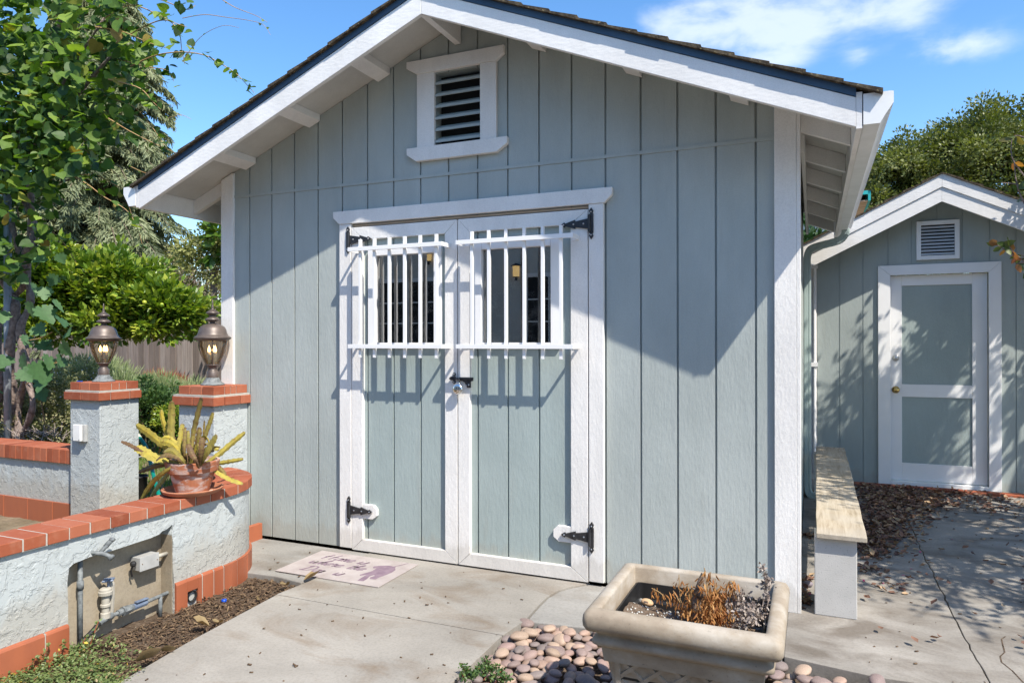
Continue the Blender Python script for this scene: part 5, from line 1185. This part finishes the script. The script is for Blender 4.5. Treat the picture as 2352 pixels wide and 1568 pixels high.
# woody stems round the post
q = MB()
for k, (pts, r) in enumerate([([(45,1010),(42,930),(60,850),(45,760),(70,690),(62,620),(72,520),(70,430),(50,330),(90,230)], .035),([(35,1010),(28,900),(22,800),(35,700),(10,640),(40,600),(70,560),(75,500),(40,420),(20,300)], .042),([(-10,1000),(0,880),(-5,760),(25,690),(60,640),(40,560),(20,480),(10,380),(60,250)], .032),
                               ([(50,1000),(75,930),(62,860),(58,780),(35,700)], .028),([(10,430),(60,380),(110,330),(170,230),(260,120)], .018),([(40,420),(20,330),(60,220),(110,120),(150,20)], .02),([(30,400),(110,280),(150,180),(240,40)], .015),([(0,430),(-60,350),(-120,200)], .03)]):
    P = smoothpath([at(x, y, .22+.05*math.sin(i*1.7+k)) for i, (x, y) in enumerate(pts)], 5); q.tube(P, [r*(1+.18*math.sin(i*1.3+k))*(1-.35*i/len(P)) for i in range(len(P))], 9)
for _ in range(30):
    a = at(random.uniform(-20,110), random.uniform(260,440), random.uniform(.2,.6)); q.tube(smoothpath([a, a+Vector((random.gauss(0,.12),random.gauss(0,.1),random.gauss(0,.12))), a+Vector((random.gauss(.05,.22),random.gauss(0,.15),random.gauss(.05,.2)))], 3), [.013,.012,.011,.010,.009,.008,.007], 6)
obj('woody_stems', q, M['vinewood'], vn, smooth=True)
# grape leaves low on the post
gv = thing('grape_vine', 'big lobed grape leaves hanging low beside the galvanised post', 'vine', (-2.85,0,0))
LP=[];LD=[];SZ=[]
for x, y, s in ((105,720,.20),(125,760,.17),(75,705,.15),(145,740,.14),(95,800,.15),(118,790,.13),(60,830,.19),(95,850,.22),(115,875,.20),(60,860,.17),(20,830,.17),(100,905,.13),(10,725,.15),(150,800,.16),(130,700,.14),(80,660,.13),(5,840,.17),(120,830,.16),(40,690,.13),(88,760,.15),(150,830,.14),(70,780,.12),(0,900,.14),(132,640,.12),(50,640,.11),(160,770,.12),(108,670,.14),(70,560,.12),(110,600,.13),(140,590,.10),(-20,780,.18),(25,640,.13)):
    p = at(x, y, random.uniform(-.12,.10)); s *= .82; LP.append(tuple(p+Vector((-.3*s,0,.35*s)))); LD.append((random.gauss(.4,.5),random.gauss(-.2,.4),random.gauss(-.7,.3))); SZ.append(s)
n = len(LP); leaves('leaves', LP, LD, unit(n)*.9+np.array([.45,-.65,.6]), SZ, GRAPE, M['grapeleaf'], gv, smooth=True)
q = MB()
for x0, y0, x1, y1 in ((60,880,148,808),(55,850,130,830),(60,700,110,720),(60,780,120,760)): q.tube([at(x0,y0,.08), at((x0+x1)/2,(y0+y1)/2+5,.03), at(x1,y1,0)], .005, 5)
obj('canes', q, M['shoot'], gv)
a = at(17, 1020, .16); po = MB(); po.tube([(a.x,a.y,-.1),(a.x+.005,a.y,3.0)], .030, 16); tag(obj('arbor_post', po, M['galvpost'], smooth=True), 'galvanised steel arbor post wrapped by the climbing vine', 'post')
# ================================================================== SHRUBS
def shrub(name, label, px, py, d, rad, nc, per, cr, sz, tmpl, mat, upw=.3, flowers=0, shell=.3):
    c = depth_at(px, py, d); t_ = thing(name, label, 'shrub', (c.x,c.y,-.04))
    P, out, tone = crown_pts(tuple(c), rad, nc, per, cr, shell); keep = P[:,2] > -.04; P, out, tone = P[keep], out[keep], tone[keep]; n = len(P)
    leaves('foliage', P, out+np.array([0,0,upw*cr])+.3*cr*unit(n), unit(n)+np.array([0,0,.4]), RNG.uniform(sz*.7,sz*1.3,n), tmpl, mat, t_, blend(tone, n))
    q = MB()
    for _ in range(14):
        e = Vector(c)+Vector((random.uniform(-1,1)*rad[0],random.uniform(-1,1)*rad[1],random.uniform(-.3,.6)*rad[2])); q.tube([(c.x+random.gauss(0,.04),c.y+random.gauss(0,.04),-.06),((c.x+e.x)/2,(c.y+e.y)/2,e.z*.6),e], [.010,.007,.004], 5)
    obj('stems', q, M['bark'], t_)
    if flowers:
        idx = RNG.choice(n, flowers); C_ = np.array(c); v = P[idx]-C_; Pf = C_+v*1.04
        leaves('flowers', Pf, unit(flowers), unit(flowers)+np.array([.2,-.5,.6]), RNG.uniform(.010,.020,flowers), OVAL, M['flower'], t_)
    return c
shrub('rosemary_bush', 'rosemary bush with pale blue flowers behind the low wall', 118, 925, 6.9, (.42,.35,.40), 190, 75, .10, .026, DIA, M['rosemary'], .3, 260)
shrub('rosemary_bush', 'sparse woody rosemary against the galvanised post foot', 62, 970, 6.7, (.34,.3,.28), 90, 60, .09, .026, DIA, M['rosemary'], .3, 60)
shrub('lavender_bush', 'tall feathery lavender directly behind the glowing lantern', 200, 872, 9.5, (.75,.5,.28), 170, 60, .16, .085, BLADE, M['lavender'], 1.6, 120)
shrub('lavender_bush', 'feathery grey-green lavender between the two lanterns', 368, 900, 9.4, (.42,.4,.22), 120, 60, .14, .075, BLADE, M['lavender'], 1.5, 80)
shrub('dark_shrub', 'dark green rounded shrub seen between the gate pillars', 335, 935, 8.6, (.40,.35,.33), 150, 70, .11, .042, DIA, M['darkshrub'], .3, 60)
shrub('low_shrub', 'low green mound behind the epiphyllum pot near the far pillar', 395, 960, 8.4, (.22,.2,.2), 60, 60, .08, .04, DIA, M['citrusleaf'], .3)
shrub('red_fountain_grass', 'reddish ornamental grass tuft in front of the fence', 372, 880, 10.2, (.36,.3,.13), 50, 40, .13, .09, BLADE, M['redgrass'], 1.2)
shrub('rosemary_bush', 'mounded rosemary with tiny flowers left of the glowing lantern', 180, 870, 7.6, (.36,.3,.22), 90, 70, .09, .026, DIA, M['rosemary'], .3, 160)
hx_ = thing('gap_filler_foliage', 'dark foliage added to blacken the shaded gap under the end of the shed eave', 'gap filler', (3.6,5.3,0))  # invented dark foliage standing in for the black, shaded gap beside the eave
P, out, tone = crown_pts((3.6,5.3,2.1), (.55,.5,.80), 130, 80, .20, .2); n = len(P); leaves('foliage', P, out, unit(n)+np.array([0,0,.4]), RNG.uniform(.06,.11,n), DIA, M['darkshrub'], hx_, blend(tone, n)*.5); trunk(hx_, (3.6,5.3,-.1), (3.6,5.3,1.6), .06, .04, 4, M['bark'], (.7,.5,.7))
# dry twigs low in the rosemary
q = MB()
for _ in range(70):
    a = at(random.uniform(35,150), random.uniform(985,1015), random.uniform(.12,.4)); q.tube([a, a+Vector((random.gauss(0,.08),random.gauss(0,.06),random.uniform(.02,.10)))], .003, 4)
tag(obj('dry_twigs', q, M['paledry'], rnd=[.6]*len(q.v)), 'tangle of bare grey twigs under the rosemary bush', 'twigs', kind='stuff')
# lawn seen through the gate
n = 26000; X = RNG.uniform(-6.5,-.3,n); Yv = RNG.uniform(.15,3.4,n); mask = (Yv > .9) | (X > -3.2); X, Yv = X[mask], Yv[mask]; n = len(X)
P = np.stack([X, Yv, np.full(n,-.05)], 1); leaves('lawn', P, unit(n)*.6+np.array([0,0,1.2]), unit(n), RNG.uniform(.04,.10,n), BLADE, M['grass'])
tag(bpy.data.objects['lawn'], 'green lawn grass seen through the gateway', 'grass', kind='stuff')
# hose wand and bucket
hz = thing('watering_wand', 'green hose wand with cream tip leaning inside the gateway', 'hose', tuple(depth_at(360,1122,5.9)))
q = MB(); P = smoothpath([depth_at(320,1003,6.6), depth_at(334,1022,6.5), depth_at(345,1060,6.3), depth_at(355,1100,6.0), depth_at(366,1140,5.8)], 5); q.tube(P, .017, 10); obj('tube', q, M['hose'], hz, smooth=True)
q = MB(); q.tube([depth_at(311,992,6.7), depth_at(320,1003,6.6)], .021, 10); obj('tip', q, M['cream'], hz, smooth=True)
c = depth_at(313, 1140, 6.2); q = MB(); q.lathe([(.07,-.19),(.088,.04),(.095,.045),(.095,.06),(.085,.06),(.07,-.15),(0,-.15)], (c.x,c.y,.15), 20); tag(obj('nursery_pot', q, M['blackplastic'], smooth=True), 'black plastic nursery pot on the lawn beside the pillar', 'plant pot')
q = MB(); c = depth_at(330, 1055, 7.0); q.tube([(c.x+.14*math.cos(a), c.y, c.z-.03+.07*math.sin(a)) for a in np.linspace(.2,3.0,14)], .006, 6); tag(obj('wire_hoop', q, M['gutter']), 'thin pale wire hoop standing in the grass inside the gateway', 'wire')
# ================================================================== LITTER
LITT = (np.array([(0,0,0),(.3,-.3,.18),(.3,.3,.18),(.7,-.25,.16),(.7,.25,.16),(1,0,.22),(.35,0,0),(.7,0,.02)]), OVAL[1])
pts=[]
while len(pts) < 3000:
    t_ = random.random()**.8
    if random.random() < .72: x = 4.02+.42*t_+random.gauss(0,.10+.10*t_); y = 1.15+2.1*t_+random.gauss(0,.12)
    else: x = random.triangular(3.95,5.5,4.3); y = random.triangular(2.5,3.5,3.4)
    if x < 3.74 or y > 3.52 or x > 6: continue
    pts.append((x,y,.004+max(0,y-.5)*.0145+random.random()*.012))
for x0, y0, m_ in ((4.05,.86,30),(4.12,.58,16),(3.70,1.5,25),(3.70,.55,20),(3.69,.25,16),(3.69,.15,12)):
    for _ in range(m_): pts.append((x0+random.gauss(0,.05 if x0 > 3.8 else .012), y0+random.gauss(0,.05), .004))
for _ in range(130): pts.append((random.uniform(3.95,5.6), random.uniform(-.3,3.3), .006+.02))
n = len(pts); P = np.array(pts); P[:,2] = np.maximum(P[:,2], .004+np.maximum(0,P[:,1]-.5)*.0145); leaves('leaf_litter', P, unit(n)*np.array([1,1,.25]), unit(n)*.5+np.array([0,0,1]), RNG.uniform(.026,.052,n), LITT, M['redlitter'], smooth=True)
tag(bpy.data.objects['leaf_litter'], 'drift of small curled brown leaves on the side patio', 'leaves', kind='stuff')
# red brick edging strip at the small shed
q = MB(); 
for k in range(3): q.box(4.05+k*.46,4.05+k*.46+.45,3.44-.012*k-.05,3.50-.012*k,.03,.062)
brickobj('brick_edging', q, M['brick'], None); tag(bpy.data.objects['brick_edging'], 'red brick edging lying flush along the small shed threshold', 'edging')
# mulch chips
n = 5200; X = RNG.uniform(.64,1.20,n); Yv = RNG.uniform(-2.3,-.62,n); mk = (X < 1.0+.09*np.clip(-.9-Yv,0,2)) & (np.hypot(X-.10,Yv+.86) > .54) & ((Yv < -.85) | (X < .98)); X, Yv = X[mk], Yv[mk]; n = len(X)
CH = (np.array([(0,-.14,0),(0,.14,0),(1,.11,0),(1,-.11,0),(0,-.14,.10),(0,.14,.10),(1,.11,.12),(1,-.11,.12)]), [(4,7,6,5),(0,1,2,3),(0,4,5,1),(2,6,7,3),(1,5,6,2),(0,3,7,4)])
leaves('bark_mulch', np.stack([X,Yv,np.full(n,-.034)+RNG.random(n)*.008],1), unit(n)*np.array([1,1,.25]), unit(n)*.35+np.array([0,0,1]), RNG.uniform(.007,.030,n)**1.0, CH, M['dryleaf'], rnd=RNG.random(n)**2.2*.55)
tag(bpy.data.objects['bark_mulch'], 'dark bark chips covering the soil beside the path', 'mulch', kind='stuff')
# purslane ground cover in the lower left
LP=[];LD=[]
for _ in range(3200):
    x, y = random.uniform(.64,1.24), random.uniform(-2.6,-1.30)
    edge = 1.62+.35*(x-.65)+random.gauss(0,.07)
    if -y < edge: continue
    if random.random() > min(1, (-y-edge)/.22+.15): continue
    if x > 1.13: x -= .1
    h = random.uniform(0,.035)+(.03 if random.random() < .15 else 0)
    for j in range(7): LP.append((x+random.gauss(0,.011),y+random.gauss(0,.011),-.035+h+random.random()*.008)); LD.append(tuple(unit(1)[0]*np.array([1,1,.4])+np.array([0,0,.25])))
n = len(LP); leaves('purslane', LP, LD, unit(n)*.5+np.array([0,0,1]), RNG.uniform(.008,.019,n), OVAL, M['purslane']); tag(bpy.data.objects['purslane'], 'low purslane ground cover spreading from the brick wall base', 'ground cover', kind='stuff')
# upright purslane sprigs against the tiles
for k, (y, h) in enumerate(((-1.93,.10),(-1.86,.09),(-1.70,.12),(-1.99,.07),(-1.76,.07))):
    q = MB(); LP=[];LD=[]; b0 = Vector((.665,y,-.03)); P = smoothpath([b0, b0+Vector((.01,.015,h*.5)), b0+Vector((.0,.05,h))], 4); q.tube(P, .0028, 5)
    for p in P[2:]:
        for _ in range(4): LP.append(tuple(p)); LD.append(tuple(unit(1)[0]+np.array([.2,0,.3])))
    lb = ('first','second','third','fourth','fifth')[k]
    o = thing('purslane_sprig', '%s upright purslane sprig against the tiles, counted along the wall' % lb if False else 'small upright purslane sprig growing against the base tiles', 'weed', tuple(b0), 'upright purslane sprigs along the base tiles')
    obj('stem', q, M['redgrass'], o, rnd=[.3]*len(q.v)); n = len(LP); leaves('leaves', LP, LD, unit(n)+np.array([.3,0,.5]), RNG.uniform(.012,.022,n), OVAL, M['purslane'], o)
# succulent weed on the pebbles
sw = thing('creeping_weed', 'creeping green weed with reddish stems over the pebbles by the path', 'weed', (2.5,-1.35,0))
q = MB(); LP=[];LD=[]
for px, py, qx, qy in ((1078,1575,1062,1530),(1078,1575,1075,1535),(1095,1565,1100,1528),(1100,1560,1125,1535),(1110,1560,1140,1530),(1120,1570,1150,1540),(1130,1575,1160,1550),(1090,1570,1085,1545),(1110,1550,1118,1512),(1140,1570,1172,1560),(1070,1580,1060,1545)):
    v0 = at(px, py, -1.42); 
    def onz(x, y, z):
        v = _f+_r*((x-1176)/F)-_u*((y-784)/F); return CAM+v*((z-CAM.z)/v.z)
    a, b_ = onz(px, py, -.01), onz(qx, qy, .035); P = smoothpath([a, (a+b_)/2+Vector((0,0,.012)), b_], 5); q.tube(P, .0028, 5)
    for p in P[3:]:
        for _ in range(9): LP.append(tuple(p+Vector((random.gauss(0,.008),random.gauss(0,.008),random.gauss(.003,.005))))); LD.append(tuple(unit(1)[0]+np.array([0,0,.4])))
obj('stems', q, M['redgrass'], sw, rnd=[.5]*len(q.v)); n = len(LP); leaves('leaves', LP, LD, unit(n)+np.array([0,0,.5]), RNG.uniform(.010,.018,n), OVAL, M['darkshrub'], sw, .3+.6*RNG.random(n))
# larger dry leaves
BIG = (np.array([(.0,0,0),(.12,-.16,.14),(.18,.24,.10),(.45,-.20,.36),(.52,.30,.20),(.8,-.16,.38),(.74,.22,.05),(1.05,.08,.22),(.3,0,.0),(.65,.04,.02)]), [(0,1,8),(0,8,2),(1,3,9,8),(8,9,4,2),(3,5,9),(9,6,4),(5,7,9),(9,7,6)])
for x, y, s, lb in ((1.00,-.62,.10,'curled tan leaf lying at the near corner of the doormat'),(.965,-.70,.075,'small tan leaf between the doormat corner and the path'),(1.02,-1.33,.085,'large tan leaf folded over the path edge, mid bed'),(.99,-1.22,.07,'small curled leaf just above the largest one on the path edge'),(1.04,-1.62,.075,'upright tan leaf at the path edge near the ground cover'),(1.03,-1.74,.11,'rolled tan leaf lowest along the path edge'),(.93,-.90,.045,'crisp leaf fragment on the mulch near the curved tiles')):
    o = leaves('dry_leaf', [(x,y,.004 if s > .07 else -.02)], [(random.gauss(0,1),random.gauss(0,1),.25)], [(random.gauss(0,.3),random.gauss(0,.3),1)], s, BIG, M['biglitter'], rnd=[random.random()], smooth=True); tag(o, lb, 'leaf')
# small bits on the concrete
n = 110; X = RNG.uniform(.2,2.35,n); Yv = RNG.uniform(-1.9,-.1,n); mk = (Yv > -.6) | (X > 1.15); X, Yv = X[mk], Yv[mk]; n1_ = len(X)
Xb = RNG.uniform(3.7,5.6,160); Yb = RNG.uniform(-.6,3.2,160); X = np.concatenate([X,Xb]); Yv = np.concatenate([Yv,Yb]); n = len(X); Zv = np.where(X > 3, .002+np.maximum(0,Yv-.5)*.0145, .002)
leaves('twig_debris', np.stack([X,Yv,Zv],1), unit(n)*np.array([1,1,.1]), unit(n)*.2+np.array([0,0,1]), RNG.uniform(.005,.018,n), (CH[0]*np.array([1,1.6,2.2]),CH[1]), M['dryleaf'], rnd=RNG.random(n)*.3)
tag(bpy.data.objects['twig_debris'], 'scattered seed husks and twig bits on the concrete', 'debris', kind='stuff')
LP = [(4.28,.98,.01),(4.21,.84,.006),(4.10,.63,.006),(4.37,1.35,.016),(4.62,1.75,.022),(3.70,.28,.006),(4.0,.62,.006)]; n = len(LP)
leaves('petals', LP, unit(n)*np.array([1,1,.2]), unit(n)*.3+np.array([0,0,1]), .022, OVAL, M['petal']); tag(bpy.data.objects['petals'], 'scattered magenta petals on the side patio', 'petals', kind='stuff')
# ================================================================== HOUSE BEHIND THE CAMERA (seen mirrored in the door windows)
hs = thing('facing_house', 'stucco house with gridded windows mirrored in the shed door glass', 'house', (0,-7.6,0))
q = MB(); HYY = -7.6
q.box(-9,11,HYY-.3,HYY,-.1,3.9); obj('wall', q, M['palewall'], hs)
for x0, x1 in ((-4.1,-3.45),(-3.30,-1.9),(-.9,.3),(1.5,3.0)):
    q = MB(); q.box(x0-.07,x1+.07,HYY+.001,HYY+.03,.5,2.6); wf = obj('window', q, M['white_metal'], hs)
    q = MB(); q.box(x0,x1,HYY+.031,HYY+.035,.57,2.53); obj('pane', q, M['dark'], wf)
    q = MB(); k = max(2, round((x1-x0)/.35))
    for i in range(1, k): q.box(x0+(x1-x0)*i/k-.012,x0+(x1-x0)*i/k+.012,HYY+.036,HYY+.045,.57,2.53)
    for i in range(1, 5): q.box(x0,x1,HYY+.0362,HYY+.0448,.57+1.96*i/5-.012,.57+1.96*i/5+.012)
    obj('muntins', q, M['white_metal'], wf)
for x in (-2.88,-1.10):
    t_ = thing('wall_lantern', 'amber wall lantern on the facing house, %s' % ('mirrored in the left door window' if x < -2 else 'mirrored in the right door window'), 'lantern', (x,HYY+.1,2.75), 'amber wall lanterns on the facing house')
    z = 2.98 if x < -2 else 2.62
    q = MB(); q.lathe([(.0,-.15),(.03,-.14),(.02,-.10),(.06,-.09),(.06,-.08),(0,-.08)], (x,HYY+.1,z), 12); q.lathe([(0,.16),(.05,.15),(.10,.12),(.10,.11),(0,.11)], (x,HYY+.1,z), 4); obj('frame', q, M['ironblack'], t_)
    q = MB(); q.lathe([(.055,-.08),(.062,.11)], (x,HYY+.1,z), 12, cap=True); obj('shade', q, M['lantern_glow'], t_)
# ================================================================== CAMERA
cam = bpy.data.cameras.new('camera'); co = bpy.data.objects.new('camera', cam); COL.objects.link(co); S.camera = co
cam.lens = 36*2798.75/4096; cam.sensor_width = 36; cam.clip_start = .05; cam.clip_end = 500
p_ = .00062; f_ = Vector((-math.sin(YAW)*math.cos(p_), math.cos(YAW)*math.cos(p_), math.sin(p_))); r0 = Vector((math.cos(YAW),math.sin(YAW),0)); u0 = r0.cross(f_)
rr0 = r0*math.cos(ROLL)+u0*math.sin(ROLL); uu = -r0*math.sin(ROLL)+u0*math.cos(ROLL)
m4 = Matrix((( rr0.x,uu.x,-f_.x,CAM.x),(rr0.y,uu.y,-f_.y,CAM.y),(rr0.z,uu.z,-f_.z,CAM.z),(0,0,0,1))); co.matrix_world = m4
# ================================================================== LIGHT
sd = Vector((.782,-.456,1.128)).normalized()
sl = bpy.data.lights.new('sun', 'SUN'); sl.energy = 4.3; sl.angle = R(.53); sl.color = (1,.94,.84)
so = bpy.data.objects.new('sun', sl); COL.objects.link(so); so.rotation_euler = (-sd).to_track_quat('-Z', 'Y').to_euler(); so.location = sd*20
W_ = bpy.data.worlds.new('World'); S.world = W_; W_.use_nodes = True; nt = W_.node_tree; nt.nodes.clear()
def nn2(t_, **k):
    x = nt.nodes.new(t_)
    for a, v in k.items(): setattr(x, a, v)
    return x
out_ = nn2('ShaderNodeOutputWorld'); bg = nn2('ShaderNodeBackground'); bg.inputs['Strength'].default_value = .15; nt.links.new(bg.outputs[0], out_.inputs[0])
sk = nn2('ShaderNodeTexSky', sky_type='NISHITA'); sk.sun_disc = False; sk.sun_elevation = math.asin(sd.z); sk.sun_rotation = math.atan2(sd.x, sd.y); sk.altitude = 100; sk.air_density = 1.0; sk.dust_density = .5; sk.ozone_density = 2.5
hs_ = nn2('ShaderNodeHueSaturation'); hs_.inputs['Saturation'].default_value = 1.22; nt.links.new(sk.outputs[0], hs_.inputs['Color'])
tc = nn2('ShaderNodeTexCoord'); sep = nn2('ShaderNodeSeparateXYZ'); nt.links.new(tc.outputs['Generated'], sep.inputs[0])
def math_(op, a, b=None, c=None):
    m_ = nn2('ShaderNodeMath', operation=op)
    for i, v in enumerate((a, b, c)):
        if v is None: continue
        if isinstance(v, (int,float)): m_.inputs[i].default_value = v
        else: nt.links.new(v, m_.inputs[i])
    return m_.outputs[0]
az = math_('ARCTAN2', sep.outputs[0], sep.outputs[1]); el = math_('ARCSINE', sep.outputs[2])
mp = nn2('ShaderNodeMapping'); mp.inputs['Scale'].default_value = (3.0,3.0,6.5); nt.links.new(tc.outputs['Generated'], mp.inputs[0])
nz = nn2('ShaderNodeTexNoise'); nz.inputs['Scale'].default_value = 3.0; nz.inputs['Detail'].default_value = 7; nz.inputs['Roughness'].default_value = .56; nz.inputs['Distortion'].default_value = .25; nt.links.new(mp.outputs[0], nz.inputs['Vector'])
def azel(px, py):
    v = (_f+_r*((px-1176)/F)-_u*((py-784)/F)).normalized(); return math.atan2(v.x, v.y), math.asin(v.z)
tot = None
for px, py, sa, se, wgt in ((1600,75,.075,.035,.75),(1780,118,.055,.020,1.0),(1850,30,.11,.030,1.0),(1640,30,.10,.03,.75),(1980,5,.10,.022,.9),(2090,35,.035,.03,.5),(2230,105,.05,.020,.75),(2130,130,.05,.018,.45),(1970,135,.02,.018,.6),(1700,160,.06,.012,.5)):
    a0, e0 = azel(px, py)
    da_ = math_('MULTIPLY', math_('SUBTRACT', az, a0), 1/sa); de = math_('MULTIPLY', math_('SUBTRACT', el, e0), 1/se)
    g_ = math_('MULTIPLY', math_('EXPONENT', math_('MULTIPLY', math_('ADD', math_('MULTIPLY', da_, da_), math_('MULTIPLY', de, de)), -1.0)), wgt); tot = g_ if tot is None else math_('ADD', tot, g_)
tot = math_('MINIMUM', tot, 1.0)
cl = math_('ADD', math_('MULTIPLY', tot, .62), math_('MULTIPLY', math_('SUBTRACT', nz.outputs['Fac'], .5), math_('MULTIPLY_ADD', tot, 2.0, .7)))
mr = nn2('ShaderNodeMapRange', interpolation_type='SMOOTHSTEP'); nt.links.new(cl, mr.inputs[0]); mr.inputs[1].default_value = .12; mr.inputs[2].default_value = .95; mr.inputs[3].default_value = 0; mr.inputs[4].default_value = .62
mx = nn2('ShaderNodeMix', data_type='RGBA'); nt.links.new(mr.outputs[0], mx.inputs[0]); nt.links.new(hs_.outputs[0], mx.inputs[6]); mx.inputs[7].default_value = (4.3,4.6,5.0,1); nt.links.new(mx.outputs[2], bg.inputs['Color'])
S.view_settings.view_transform = 'Standard'; S.view_settings.look = 'None'; S.view_settings.exposure = 0.85; S.view_settings.gamma = 1
S.cycles.max_bounces = 8; S.cycles.transparent_max_bounces = 12
